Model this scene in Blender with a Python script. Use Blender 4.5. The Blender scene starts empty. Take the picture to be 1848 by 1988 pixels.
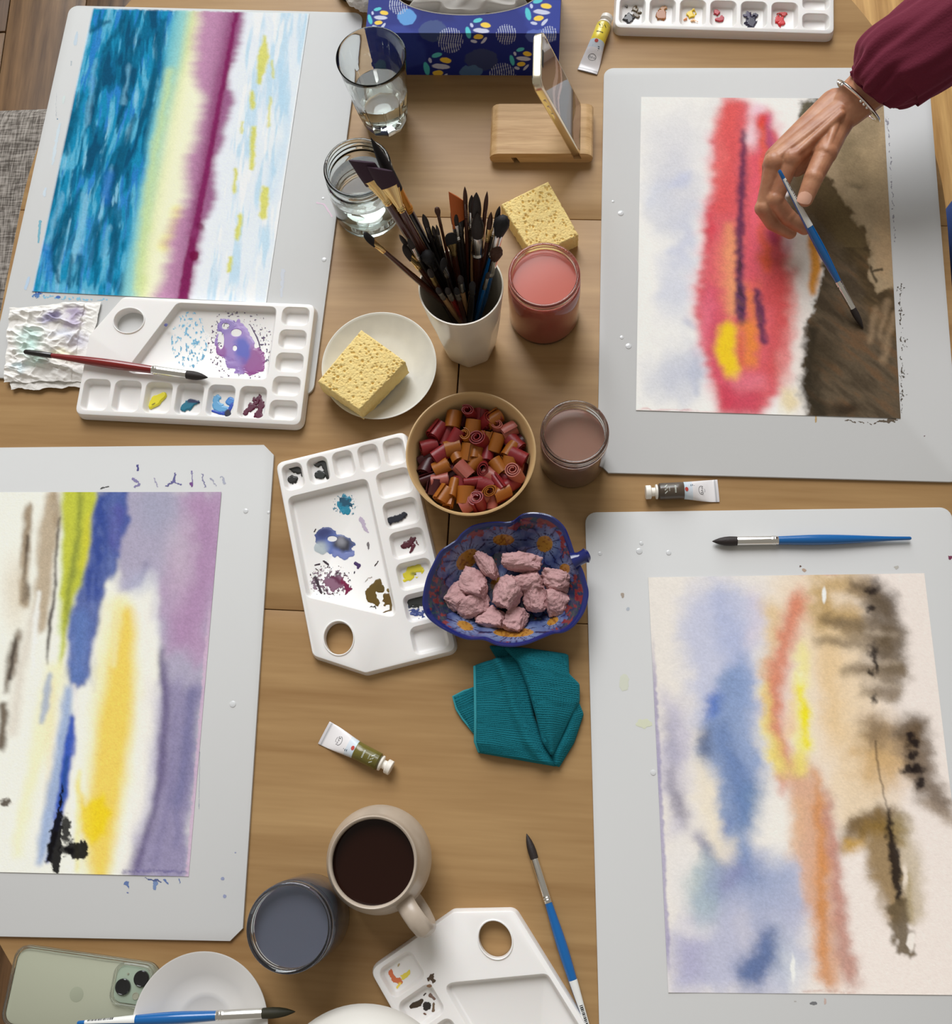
import bpy, bmesh, math, random
import numpy as np
from mathutils import Vector, Matrix, Quaternion, geometry, noise as mnoise

# ---------------------------------------------------------------- camera, light, exposure
TZ = 74.0                                   # table top height, cm.  All lengths below are cm, z measured from the table top.
SC = bpy.context.scene
F_PX, CAM_RX, CAM_RY, CAM_H = 1973.42, 0.264836, 0.0602269, 110.877
cd = bpy.data.cameras.new('camera'); cam = bpy.data.objects.new('camera', cd); SC.collection.objects.link(cam)
cd.sensor_fit = 'HORIZONTAL'; cd.sensor_width = 36.0; cd.lens = F_PX / 1848 * 36.0
cd.clip_start = 0.05; cd.clip_end = 50
cam.location = (0, 0, (CAM_H + TZ) * .01); cam.rotation_euler = (CAM_RX, CAM_RY, 0)
SC.camera = cam
wd = bpy.data.worlds.new('sky'); SC.world = wd; wd.use_nodes = True
wd.node_tree.nodes['Background'].inputs[0].default_value = (1.0, 0.935, 0.82, 1)
wd.node_tree.nodes['Background'].inputs[1].default_value = 0.31
ld = bpy.data.lights.new('window_daylight', 'AREA'); ld.shape = 'RECTANGLE'; ld.size = 3.2; ld.size_y = 2.0
ld.energy = 70; ld.color = (0.86, 0.97, 1.0)
lo = bpy.data.objects.new('window_daylight', ld); SC.collection.objects.link(lo)
lo.location = (-0.25, 4.4, 2.35); lo.rotation_euler = (math.radians(-70), 0, 0)
sd = bpy.data.lights.new('overcast_daylight', 'SUN'); sd.energy = 2.75; sd.angle = math.radians(34); sd.color = (0.97, 0.975, 1.0)
so = bpy.data.objects.new('overcast_daylight', sd); SC.collection.objects.link(so); so.location = (-.5, 4, 4)
so.rotation_euler = Vector((0.18, -1.0, -1.05)).to_track_quat('-Z', 'Y').to_euler()
SC.view_settings.view_transform = 'Standard'; SC.view_settings.look = 'None'
SC.view_settings.exposure = -0.09; SC.view_settings.gamma = 1.0; SC.view_settings.use_curve_mapping = False
ILL = 0.95                                  # seen linear value of a perfect white on the table: turns seen colours into albedo

# ---------------------------------------------------------------- helpers
_rx = np.array([[1, 0, 0], [0, math.cos(CAM_RX), -math.sin(CAM_RX)], [0, math.sin(CAM_RX), math.cos(CAM_RX)]])
_ry = np.array([[math.cos(CAM_RY), 0, math.sin(CAM_RY)], [0, 1, 0], [-math.sin(CAM_RY), 0, math.cos(CAM_RY)]])
RC = _ry @ _rx
def W(u, v, z=0.0):
    "photo measurement -> point at height z over the table"
    d = RC @ np.array([(u - 924.0) / F_PX, -(v - 994.0) / F_PX, -1.0])
    t = (z - CAM_H) / d[2]
    return np.array([d[0] * t, d[1] * t, z])
def PX(P):
    q = (np.asarray(P, float) - np.array([0, 0, CAM_H])) @ RC
    return 924.0 + F_PX * q[..., 0] / -q[..., 2], 994.0 - F_PX * q[..., 1] / -q[..., 2]
def lin(c):
    c = np.asarray(c, float) / 255.0
    return np.where(c <= 0.04045, c / 12.92, ((c + 0.055) / 1.055) ** 2.4)
def S(r, g, b, k=1.0):
    return tuple(np.clip(lin((r, g, b)) / ILL * k, 0.002, 0.92))
rnd = random.Random(11)
_T = np.random.RandomState(5).rand(256, 256)
def vn(x, y):
    xi = np.floor(x).astype(int); yi = np.floor(y).astype(int)
    fx = x - xi; fy = y - yi
    fx = fx * fx * (3 - 2 * fx); fy = fy * fy * (3 - 2 * fy)
    a = _T[xi & 255, yi & 255]; b = _T[(xi + 1) & 255, yi & 255]; c = _T[xi & 255, (yi + 1) & 255]; d = _T[(xi + 1) & 255, (yi + 1) & 255]
    return (a * (1 - fx) + b * fx) * (1 - fy) + (c * (1 - fx) + d * fx) * fy
def fbm(x, y, o=4, seed=0):
    s = 0; a = .5; n = 0
    for k in range(o):
        s = s + a * vn(x * 2 ** k + 17.3 * k + seed * 7.77, y * 2 ** k + 9.1 * k + seed * 3.33); n += a; a *= .5
    return s / n
def sstep(a, b, x):
    t = np.clip((x - a) / (b - a + 1e-9), 0, 1); return t * t * (3 - 2 * t)

MATS = {}
def nodes_of(name):
    m = bpy.data.materials.new(name); m.use_nodes = True
    nt = m.node_tree; return m, nt, nt.nodes['Principled BSDF']
def link(nt, a, b): nt.links.new(a, b)
def add_bump(nt, b, scale, strength, dist=0.001, detail=3, stretch=(1, 1, 1), kind='ShaderNodeTexNoise'):
    tc = nt.nodes.new('ShaderNodeTexCoord'); mp = nt.nodes.new('ShaderNodeMapping'); mp.inputs['Scale'].default_value = stretch
    t = nt.nodes.new(kind); t.inputs['Scale'].default_value = scale
    if 'Detail' in t.inputs: t.inputs['Detail'].default_value = detail
    bp = nt.nodes.new('ShaderNodeBump'); bp.inputs['Strength'].default_value = strength; bp.inputs['Distance'].default_value = dist
    link(nt, tc.outputs['Object'], mp.inputs['Vector']); link(nt, mp.outputs['Vector'], t.inputs['Vector'])
    link(nt, t.outputs[0], bp.inputs['Height']); link(nt, bp.outputs['Normal'], b.inputs['Normal'])
    return tc, mp, t, bp
def mat(name, col, rough=.5, metal=0, trans=0, ior=1.45, bump=None, coat=0, var=None, spec=.5, sss=0):
    "principled material; bump=(scale,strength,dist), var=(scale,amount,other colour)"
    if name in MATS: return MATS[name]
    m, nt, b = nodes_of(name)
    b.inputs['Base Color'].default_value = (*col, 1); b.inputs['Roughness'].default_value = rough
    b.inputs['Metallic'].default_value = metal; b.inputs['Transmission Weight'].default_value = trans
    b.inputs['IOR'].default_value = ior; b.inputs['Coat Weight'].default_value = coat; b.inputs['Specular IOR Level'].default_value = spec
    if sss:
        b.inputs['Subsurface Weight'].default_value = sss; b.inputs['Subsurface Radius'].default_value = (.01, .005, .003); b.inputs['Subsurface Scale'].default_value = 1.0
    if bump: add_bump(nt, b, *bump)
    if var:
        tc = nt.nodes.new('ShaderNodeTexCoord'); n = nt.nodes.new('ShaderNodeTexNoise'); n.inputs['Scale'].default_value = var[0]; n.inputs['Detail'].default_value = 5
        r = nt.nodes.new('ShaderNodeValToRGB'); r.color_ramp.elements[0].position = .35; r.color_ramp.elements[1].position = .7
        r.color_ramp.elements[0].color = (*col, 1); r.color_ramp.elements[1].color = (*(np.array(col) * (1 - var[1]) + np.array(var[2]) * var[1]), 1)
        link(nt, tc.outputs['Object'], n.inputs['Vector']); link(nt, n.outputs[0], r.inputs[0]); link(nt, r.outputs[0], b.inputs['Base Color'])
    MATS[name] = m; return m
def attr_mat(name, rough=.6, bump=None, coat=0, spec=.5, sss=0):
    "colour comes from the pigment attribute of the mesh, with fine procedural grain"
    if name in MATS: return MATS[name]
    m, nt, b = nodes_of(name)
    a = nt.nodes.new('ShaderNodeVertexColor'); a.layer_name = 'pigment'
    link(nt, a.outputs['Color'], b.inputs['Base Color']); b.inputs['Roughness'].default_value = rough
    b.inputs['Coat Weight'].default_value = coat; b.inputs['Specular IOR Level'].default_value = spec
    if sss: b.inputs['Subsurface Weight'].default_value = sss; b.inputs['Subsurface Radius'].default_value = (.006, .003, .002); b.inputs['Subsurface Scale'].default_value = 1.0
    if bump: add_bump(nt, b, *bump)
    MATS[name] = m; return m
def wood_mat(name, dark, light, scale=1.0, axis=0, rough=.42, ring=.5):
    m, nt, b = nodes_of(name)
    tc = nt.nodes.new('ShaderNodeTexCoord'); st = [24 * scale] * 3; st[axis] = 2.2 * scale
    mp = nt.nodes.new('ShaderNodeMapping'); mp.inputs['Scale'].default_value = st
    n1 = nt.nodes.new('ShaderNodeTexNoise'); n1.inputs['Scale'].default_value = 1.0; n1.inputs['Detail'].default_value = 4; n1.inputs['Distortion'].default_value = .8
    st2 = [260 * scale] * 3; st2[axis] = 16 * scale
    mp2 = nt.nodes.new('ShaderNodeMapping'); mp2.inputs['Scale'].default_value = st2
    n2 = nt.nodes.new('ShaderNodeTexNoise'); n2.inputs['Scale'].default_value = 1.0; n2.inputs['Detail'].default_value = 3
    wv = nt.nodes.new('ShaderNodeTexWave'); wv.inputs['Scale'].default_value = .4; wv.inputs['Distortion'].default_value = 7.0; wv.inputs['Detail'].default_value = 3; wv.bands_direction = 'Y' if axis == 0 else 'X'
    mix = nt.nodes.new('ShaderNodeMath'); mix.operation = 'MULTIPLY_ADD'; mix.inputs[1].default_value = .45
    mix2 = nt.nodes.new('ShaderNodeMath'); mix2.operation = 'MULTIPLY_ADD'; mix2.inputs[1].default_value = ring * .4
    r = nt.nodes.new('ShaderNodeValToRGB'); r.color_ramp.elements[0].position = .25; r.color_ramp.elements[1].position = .85
    r.color_ramp.elements[0].color = (*dark, 1); r.color_ramp.elements[1].color = (*light, 1)
    for q in (mp, mp2): link(nt, tc.outputs['Object'], q.inputs['Vector'])
    link(nt, mp.outputs[0], n1.inputs['Vector']); link(nt, mp2.outputs[0], n2.inputs['Vector']); link(nt, mp.outputs[0], wv.inputs['Vector'])
    link(nt, n2.outputs[0], mix.inputs[0]); link(nt, n1.outputs[0], mix.inputs[2])
    link(nt, wv.outputs[1], mix2.inputs[0]); link(nt, mix.outputs[0], mix2.inputs[2])
    sub = nt.nodes.new('ShaderNodeMath'); sub.operation = 'SUBTRACT'; sub.inputs[1].default_value = .2 + ring * .2
    link(nt, mix2.outputs[0], sub.inputs[0]); link(nt, sub.outputs[0], r.inputs[0]); link(nt, r.outputs[0], b.inputs['Base Color'])
    bp = nt.nodes.new('ShaderNodeBump'); bp.inputs['Strength'].default_value = .12; bp.inputs['Distance'].default_value = .0006
    link(nt, n2.outputs[0], bp.inputs['Height']); link(nt, bp.outputs[0], b.inputs['Normal'])
    b.inputs['Roughness'].default_value = rough; b.inputs['Specular IOR Level'].default_value = .22
    MATS[name] = m; return m

def tag(o, label, cat, group=None):
    o['label'] = label; o['category'] = cat
    if group: o['group'] = group
    return o
def thing(name, label, cat, loc, rotz=0.0, group=None, quat=None):
    o = bpy.data.objects.new(name, None); o.empty_display_size = .02; SC.collection.objects.link(o)
    o.location = (loc[0] * .01, loc[1] * .01, (loc[2] + TZ) * .01)
    if quat is not None: o.rotation_mode = 'QUATERNION'; o.rotation_quaternion = quat
    else: o.rotation_euler = (0, 0, rotz)
    o['org'] = [float(q) for q in loc]; o['rz'] = rotz
    return tag(o, label, cat, group) if label else o
def loc_of(root, P):
    "world cm points -> local cm points of a thing turned about z"
    P = np.asarray(P, float) - np.array(root['org'])
    c, s = math.cos(root['rz']), math.sin(root['rz'])
    return np.stack([P[..., 0] * c + P[..., 1] * s, -P[..., 0] * s + P[..., 1] * c, P[..., 2]], -1)
def finish(me, smooth=True, angle=40):
    if smooth:
        me.shade_smooth()
        if angle < 180: me.set_sharp_from_angle(angle=math.radians(angle))
def obj(name, V, F, m, parent=None, smooth=True, angle=40, world=False, loc=None, label=None):
    V = np.asarray(V, float)
    if world and parent is not None: V = loc_of(parent, V)
    me = bpy.data.meshes.new(name); me.from_pydata((V * .01).tolist(), [], [list(map(int, f)) for f in F]); me.update()
    finish(me, smooth, angle); me.materials.append(m)
    o = bpy.data.objects.new(name, me); SC.collection.objects.link(o)
    if parent is not None: o.parent = parent
    elif loc is None: o.location.z = TZ * .01
    if loc is not None: o.location = (loc[0] * .01, loc[1] * .01, (loc[2] + (0 if parent is not None else TZ)) * .01)
    if label: o['label'] = label
    return o
def grid_obj(name, P, C, m, parent=None, world=True, skirt=0.0, keep=None, loc=None):
    "dense grid P (ny,nx,3) cm with pigment C (ny,nx,3)"
    ny, nx = P.shape[:2]
    V = P.reshape(-1, 3); col = C.reshape(-1, 3)
    if world and parent is not None: V = loc_of(parent, V)
    i = np.arange(ny * nx).reshape(ny, nx)
    Q = np.stack([i[:-1, :-1], i[:-1, 1:], i[1:, 1:], i[1:, :-1]], -1).reshape(-1, 4)
    if keep is not None:
        k = keep.reshape(-1); Q = Q[k[Q].all(1)]
        used = np.unique(Q); rm = -np.ones(len(V), int); rm[used] = np.arange(len(used)); V = V[used]; col = col[used]; Q = rm[Q]
    if skirt:
        b = np.concatenate([i[0, :], i[1:, -1], i[-1, -2::-1], i[-2:0:-1, 0]])
        base = len(V); V = np.vstack([V, V[b] - np.array([0, 0, skirt])]); col = np.vstack([col, np.full((len(b), 3), .75)])
        n = len(b); k = np.arange(n); k2 = (k + 1) % n
        Q = np.vstack([Q, np.stack([b[k], base + k, base + k2, b[k2]], -1)])
    me = bpy.data.meshes.new(name); me.vertices.add(len(V)); me.vertices.foreach_set('co', (V * .01).astype(np.float32).ravel())
    me.loops.add(Q.size); me.loops.foreach_set('vertex_index', Q.astype(np.int32).ravel())
    me.polygons.add(len(Q)); me.polygons.foreach_set('loop_start', np.arange(0, Q.size, 4, dtype=np.int32))
    me.update(calc_edges=True); me.validate()
    at = me.color_attributes.new('pigment', 'FLOAT_COLOR', 'POINT')
    at.data.foreach_set('color', np.hstack([col, np.ones((len(col), 1))]).astype(np.float32).ravel())
    finish(me, True, 50); me.materials.append(m)
    o = bpy.data.objects.new(name, me); SC.collection.objects.link(o)
    if parent is not None: o.parent = parent
    elif loc is None: o.location.z = TZ * .01
    return o
def lathe(prof, n=48, fn=None, ang=(0, 2 * math.pi)):
    V = []; F = []; rings = []
    for r, z in prof:
        if r < 1e-6: rings.append([len(V)]); V.append((0, 0, z)); continue
        ids = []
        for k in range(n):
            a = 2 * math.pi * k / n; rr = fn(r, z, a) if fn else r
            ids.append(len(V)); V.append((rr * math.cos(a), rr * math.sin(a), z))
        rings.append(ids)
    for A, B in zip(rings, rings[1:]):
        if len(A) == 1 and len(B) == 1: continue
        for k in range(n):
            k2 = (k + 1) % n
            if len(A) == 1: F.append((A[0], B[k], B[k2])[::-1])
            elif len(B) == 1: F.append((A[k], A[k2], B[0]))
            else: F.append((A[k], A[k2], B[k2], B[k]))
    return V, F
def tube(path, radii, n=12, cap=True, closed=False, squash=None, up=None):
    path = [Vector(p) for p in path]; V = []; F = []; m = len(path)
    t0 = (path[1] - path[0]).normalized()
    a = Vector(up) if up else (Vector((0, 0, 1)) if abs(t0.z) < .9 else Vector((1, 0, 0)))
    nrm = (a - t0 * a.dot(t0)).normalized()
    for i in range(m):
        if closed: t = (path[(i + 1) % m] - path[i - 1]).normalized()
        else: t = (path[min(i + 1, m - 1)] - path[max(i - 1, 0)]).normalized()
        nrm = (nrm - t * nrm.dot(t)).normalized(); bn = t.cross(nrm)
        r = radii[i] if hasattr(radii, '__len__') else radii
        sq = squash[i] if squash else 1.0
        for k in range(n):
            q = 2 * math.pi * k / n
            V.append(tuple(path[i] + nrm * math.cos(q) * r * sq + bn * math.sin(q) * r))
    for i in range(m if closed else m - 1):
        for k in range(n):
            k2 = (k + 1) % n; j = (i + 1) % m
            F.append((i * n + k, i * n + k2, j * n + k2, j * n + k))
    if cap and not closed:
        F.append(tuple(range(n))[::-1]); F.append(tuple((m - 1) * n + k for k in range(n)))
    return V, F
def rrect(w, h, r, seg=6, chamfer=()):
    P = []
    for ci, (sx, sy, a0) in enumerate(((1, 1, 0), (-1, 1, 90), (-1, -1, 180), (1, -1, 270))):
        cx, cy = sx * (w / 2 - r), sy * (h / 2 - r); n = 1 if ci in chamfer else seg
        for k in range(n + 1):
            a = math.radians(a0 + 90 * k / n); P.append((cx + r * math.cos(a), cy + r * math.sin(a)))
    return P
def round_poly(P, r, seg=5):
    out = []; n = len(P)
    for i in range(n):
        a, b, c = (Vector((*P[(i + k - 1) % n][:2], 0)) for k in range(3))
        d1 = (a - b).normalized(); d2 = (c - b).normalized(); ang = d1.angle(d2)
        L = min(r / math.tan(ang / 2), (a - b).length * .45, (c - b).length * .45)
        p1, p2 = b + d1 * L, b + d2 * L
        for k in range(seg + 1):
            t = k / seg; q = p1 * (1 - t) ** 2 + b * 2 * t * (1 - t) + p2 * t * t; out.append((q.x, q.y))
    return out
def inset(P, d):
    "move a counter-clockwise loop inwards by d"
    P = np.asarray(P, float)[:, :2]; a = np.roll(P, 1, 0); c = np.roll(P, -1, 0)
    e1 = P - a; e2 = c - P
    e1 /= np.linalg.norm(e1, axis=1)[:, None] + 1e-12; e2 /= np.linalg.norm(e2, axis=1)[:, None] + 1e-12
    n1 = np.stack([-e1[:, 1], e1[:, 0]], 1); n2 = np.stack([-e2[:, 1], e2[:, 0]], 1)
    n = n1 + n2; k = (n1 * n2).sum(1) + 1; n = n / np.maximum(k, .3)[:, None]
    return P + n * d
def rings_mesh(rings, cap0=True, cap1=True):
    V = []; F = []; n = len(rings[0])
    for R in rings: V += [tuple(p) for p in R]
    for i in range(len(rings) - 1):
        for k in range(n):
            k2 = (k + 1) % n; F.append((i * n + k, i * n + k2, (i + 1) * n + k2, (i + 1) * n + k))
    if cap0: F.append(tuple(range(n))[::-1])
    if cap1: F.append(tuple((len(rings) - 1) * n + k for k in range(n)))
    return V, F
def slab(P, z0, z1, bev=.05):
    "extruded counter-clockwise outline with small bevels"
    P = np.asarray(P, float)[:, :2]; R = []
    for d, z in ((bev, z0), (0, z0 + bev), (0, z1 - bev), (bev * .3, z1 - bev * .3), (bev, z1)):
        q = inset(P, d) if d else P; R.append(np.column_stack([q, np.full(len(q), z)]))
    return rings_mesh(R)
def box(cx, cy, cz, sx, sy, sz, bev=.1):
    V, F = slab(rrect(sx, sy, min(bev, sx / 2.1, sy / 2.1), 2), cz - sz / 2, cz + sz / 2, min(bev, sz / 2.2))
    return [(x + cx, y + cy, z) for x, y, z in V], F
def join(*ms):
    V = []; F = []
    for v, f in ms:
        b = len(V); V += [tuple(q) for q in v]; F += [tuple(i + b for i in g) for g in f]
    return V, F
def xf(VF, M):
    return [tuple(M @ Vector(v)) for v in VF[0]], VF[1]

class Paint:
    "pigment laid on a surface whose points sit at (U,V) on the measured photograph plane"
    def __init__(s, U, V, base):
        s.U, s.V = U, V; s.c = np.empty(U.shape + (3,)); s.c[:] = base; s.cov = np.zeros(U.shape); s.k = 0; s.film = False; s.cache = {}
    def blur(s, r, rx=None):
        for ax, q in ((0, r), (1, rx or r)):
            q = int(q)
            for _ in range(2):
                p_ = np.pad(s.c, [(q + 1, q) if a == ax else (0, 0) for a in range(3)], mode='edge'); cs = np.cumsum(p_, ax); n = s.c.shape[ax]
                s.c = (np.take(cs, np.arange(2 * q + 1, 2 * q + 1 + n), ax) - np.take(cs, np.arange(n), ax)) / (2 * q + 1)
        return s
    def swirl(s, ax, ay, ws, asp=1, seed=0):
        ny, nx = s.U.shape; J, I = np.meshgrid(np.arange(nx), np.arange(ny))
        a = fbm(J / ws, I / (ws * asp), 3, 80 + seed) - .5; b = fbm(J / ws + 33, I / (ws * asp) + 5, 3, 81 + seed) - .5
        s.c = s.c[np.clip(np.rint(I + b * 2 * ay).astype(int), 0, ny - 1), np.clip(np.rint(J + a * 2 * ax).astype(int), 0, nx - 1)]; return s
    def _warp(s, warp, ws, asp):
        s.k += 1
        if not warp: return s.U, s.V
        ws = min((5, 7, 9, 12, 16, 22, 32, 50), key=lambda q: abs(math.log(q / ws))); key = (ws, asp, s.k % 2)
        if key not in s.cache: s.cache[key] = (fbm(s.U / ws, s.V / (ws * asp), 3, s.k), fbm(s.U / ws + 40, s.V / (ws * asp) + 11, 3, s.k))
        a, b = s.cache[key]
        return s.U + (a - .5) * 2.2 * warp, s.V + (b - .5) * 2.2 * warp * min(asp, 1.5)
    def lay(s, d, col, a, soft, tex=0, ts=14, tasp=1):
        m = a * sstep(soft, -soft, d)
        if tex:
            key = ('t', ts, tasp)
            if key not in s.cache: s.cache[key] = fbm(s.U / ts, s.V / (ts * tasp), 3, 50)
            m = m * np.clip(1 - tex * 2 * (s.cache[key] - .32), 0, 1)
        m = np.clip(m, 0, 1); k = np.where(s.cov > .45, m, sstep(.25, .5, m)) if s.film else m; s.c += (np.asarray(col) - s.c) * k[..., None]; s.cov = np.maximum(s.cov, m)
    def stroke(s, pts, w, col, a=1, soft=6, warp=4, ws=14, asp=1, tex=0, ts=14, tasp=1):
        U, V = s._warp(warp, ws, asp); d = np.full(U.shape, 1e9)
        if not hasattr(w, '__len__'): w = [w] * len(pts)
        if len(pts) == 1: pts = [pts[0], (pts[0][0] + .01, pts[0][1])]; w = [w[0], w[0]]
        for (p, q, w0, w1) in zip(pts, pts[1:], w, w[1:]):
            ex, ey = q[0] - p[0], q[1] - p[1]; L = ex * ex + ey * ey + 1e-9
            t = np.clip(((U - p[0]) * ex + (V - p[1]) * ey) / L, 0, 1)
            d = np.minimum(d, np.hypot(U - p[0] - t * ex, V - p[1] - t * ey) - (w0 + (w1 - w0) * t))
        s.lay(d, col, a, soft, tex, ts, tasp); return s
    def blob(s, c, rx, ry, col, a=1, soft=.3, rot=0, warp=4, ws=14, asp=1, tex=0, ts=14, tasp=1):
        U, V = s._warp(warp, ws, asp); x, y = U - c[0], V - c[1]; ca, sa = math.cos(math.radians(rot)), math.sin(math.radians(rot))
        d = np.hypot((x * ca + y * sa) / rx, (-x * sa + y * ca) / ry) - 1
        s.lay(d, col, a, soft, tex, ts, tasp); return s
    def poly(s, P, col, a=1, soft=6, warp=4, ws=14, asp=1, tex=0, ts=14, tasp=1):
        U, V = s._warp(warp, ws, asp); d = np.full(U.shape, 1e9); ins = np.zeros(U.shape, bool)
        for p, q in zip(P, P[1:] + P[:1]):
            ex, ey = q[0] - p[0], q[1] - p[1]; L = ex * ex + ey * ey + 1e-9
            t = np.clip(((U - p[0]) * ex + (V - p[1]) * ey) / L, 0, 1)
            d = np.minimum(d, np.hypot(U - p[0] - t * ex, V - p[1] - t * ey))
            if abs(ey) > 1e-9: ins ^= ((p[1] > V) != (q[1] > V)) & (U < ex * (V - p[1]) / ey + p[0])
        s.lay(np.where(ins, -d, d), col, a, soft, tex, ts, tasp); return s
def puddle(name, parent, z, bounds, fn, step=.05, th=.5, h=.04, m=None, rough=.25):
    "thin film of paint on a surface: only the covered cells become geometry"
    u0, v0, u1, v1 = bounds
    c = np.array([W(u, v, z)[:2] for u, v in ((u0, v0), (u1, v0), (u1, v1), (u0, v1))])
    x = np.arange(c[:, 0].min(), c[:, 0].max() + step, step); y = np.arange(c[:, 1].min(), c[:, 1].max() + step, step)
    X, Y = np.meshgrid(x, y); P = np.stack([X, Y, np.full(X.shape, z)], -1); U, V = PX(P)
    p = Paint(U, V, (.5, .5, .5)); p.film = True; fn(p)
    k = p.cov > th
    if k.sum() < 6: return None
    P[..., 2] += .012 + h * sstep(th, 1.0, p.cov)
    return grid_obj(name, P, p.c, m or attr_mat('wet_paint', .28, spec=.5), parent, True, keep=k)

# ---------------------------------------------------------------- the room
def structure(o): o['kind'] = 'structure'; return o
M_floor = [wood_mat('floor_oak_%d' % k, S(58 + 9 * k, 40 + 7 * k, 24 + 5 * k), S(112 + 10 * k, 82 + 9 * k, 54 + 7 * k), 1.0, 1, .45, .6) for k in range(3)]
fl = structure(obj('floor', *box(0, 140, -TZ - 2.6, 620, 760, 1.2, .1), mat('floor_screed', S(60, 45, 32), .8), loc=(0, 0, 0)))
k = 0
for ix in range(20):
    for iy in range(3):
        w_, l_ = 17.6, 179.2
        V, F = box(0, 0, 0, w_, l_, 1.9, .12)
        x = -170 + ix * 17.8 + 8.8; y = -220 + iy * 179.6 + (ix % 3) * 57
        o = obj('plank', V, F, M_floor[(ix * 2 + iy) % 3], fl, loc=(x, y, -TZ - .99)); k += 1
M_wall = mat('wall_paint', S(226, 222, 214), .85, bump=(300, .1, .0004))
wy = 452
def wall_piece(x0, x1, z0, z1): return box((x0 + x1) / 2, wy + 6, (z0 + z1) / 2, x1 - x0, 12, z1 - z0, .05)
structure(obj('wall_back', *join(wall_piece(-310, -190, -TZ, 190 + 70), wall_piece(140, 310, -TZ, 190 + 70), wall_piece(-190, 140, -TZ, 45), wall_piece(-190, 140, 255, 260)), M_wall, loc=(0, 0, 0)))
wf = structure(thing('window_1', None, None, (-25, wy, 45)))
M_frame = mat('window_frame_paint', S(235, 235, 232), .4)
obj('window_frame', *join(box(0, 6, 2.5, 330, 8, 5, .3), box(0, 6, 207.5, 330, 8, 5, .3), box(-162.5, 6, 105, 5, 8, 200, .3), box(162.5, 6, 105, 5, 8, 200, .3), box(0, 6, 105, 5, 6, 200, .3)), M_frame, wf)
obj('window_sill', *box(0, -6, -1.5, 336, 18, 3, .3), M_frame, wf)
for sx in (-1, 1): obj('pane', *box(sx * 81, 6, 105, 157, .5, 198, .02), mat('pane_glass', (1, 1, 1), 0, trans=1, ior=1.01), wf)

# ---------------------------------------------------------------- table: round ends, butterfly leaf in two halves
M_table = wood_mat('maple_veneer', S(158, 121, 78, .84), S(194, 158, 110, .84), .55, 0, .4, .3)
tb = thing('extending_table', 'light maple dining table with round ends and two-piece middle leaf', 'table', (-9.0, 42.9, -TZ), math.radians(-3.2))
R_T, LEAF = 57.2, 24.75
def half_disc(sgn):
    P = []
    for k in range(65):
        a = math.pi * k / 64 if sgn > 0 else math.pi + math.pi * k / 64
        P.append((R_T * math.cos(a), sgn * (LEAF + .07) + R_T * math.sin(a)))
    return P
for sgn in (1, -1):
    obj('end_panel', *slab(half_disc(sgn), TZ - 2.6, TZ, .12), M_table, tb)
for sx in (-1, 1):
    x0, x1 = (.08, R_T) if sx > 0 else (-R_T, -.08)
    obj('leaf_panel', *slab([(x0, -LEAF), (x1, -LEAF), (x1, LEAF), (x0, LEAF)], TZ - 2.6, TZ, .1), M_table, tb)
ap = []
for sgn in (1, -1): ap += [(x * .84, sgn * LEAF + (y - sgn * LEAF) * .84) for x, y in half_disc(sgn)]
obj('apron', *slab(ap, TZ - 10, TZ - 2.7, .1), M_table, tb)
for sx in (-1, 1):
    for sy in (-1, 1):
        V, F = lathe([(0, 0), (2.2, 0), (3.2, TZ - 10.2), (0, TZ - 10.2)], 20)
        obj('leg', [(x + sx * 30, y + sy * 50, z) for x, y, z in V], F, M_table, tb)

# ---------------------------------------------------------------- white painting boards
M_board = mat('white_board', S(203, 203, 202), .5, bump=(900, .05, .0002), spec=.12)
BZ = .38
def lift(x, y, z): return np.array([x * (1 - z / CAM_H), y * (1 - z / CAM_H)])
BOARDS = []
for (x, y, a, ch, lab) in ((-43.7694, 73.2679, -.0822, (), 'white board under the teal and purple seascape, edge hanging over the table'),
                           (28.4155, 60.5542, -.0469, (2,), 'white board under the red and brown painting being worked on'),
                           (-50.6064, 11.895, -.0101, (0, 3), 'white board under the yellow, blue and lilac painting'),
                           (25.6274, 2.8867, -.0015, (), 'white board under the pale painting with smoky brown trees')):
    p = lift(x, y, BZ); r = thing('painting_board', lab, 'board', (p[0], p[1], 0), a, 'white painting boards')
    obj('panel', *slab(rrect(40.0, 53.75, 1.25, 6, ch), 0.005, BZ, .05), M_board, r); BOARDS.append(r)

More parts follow.
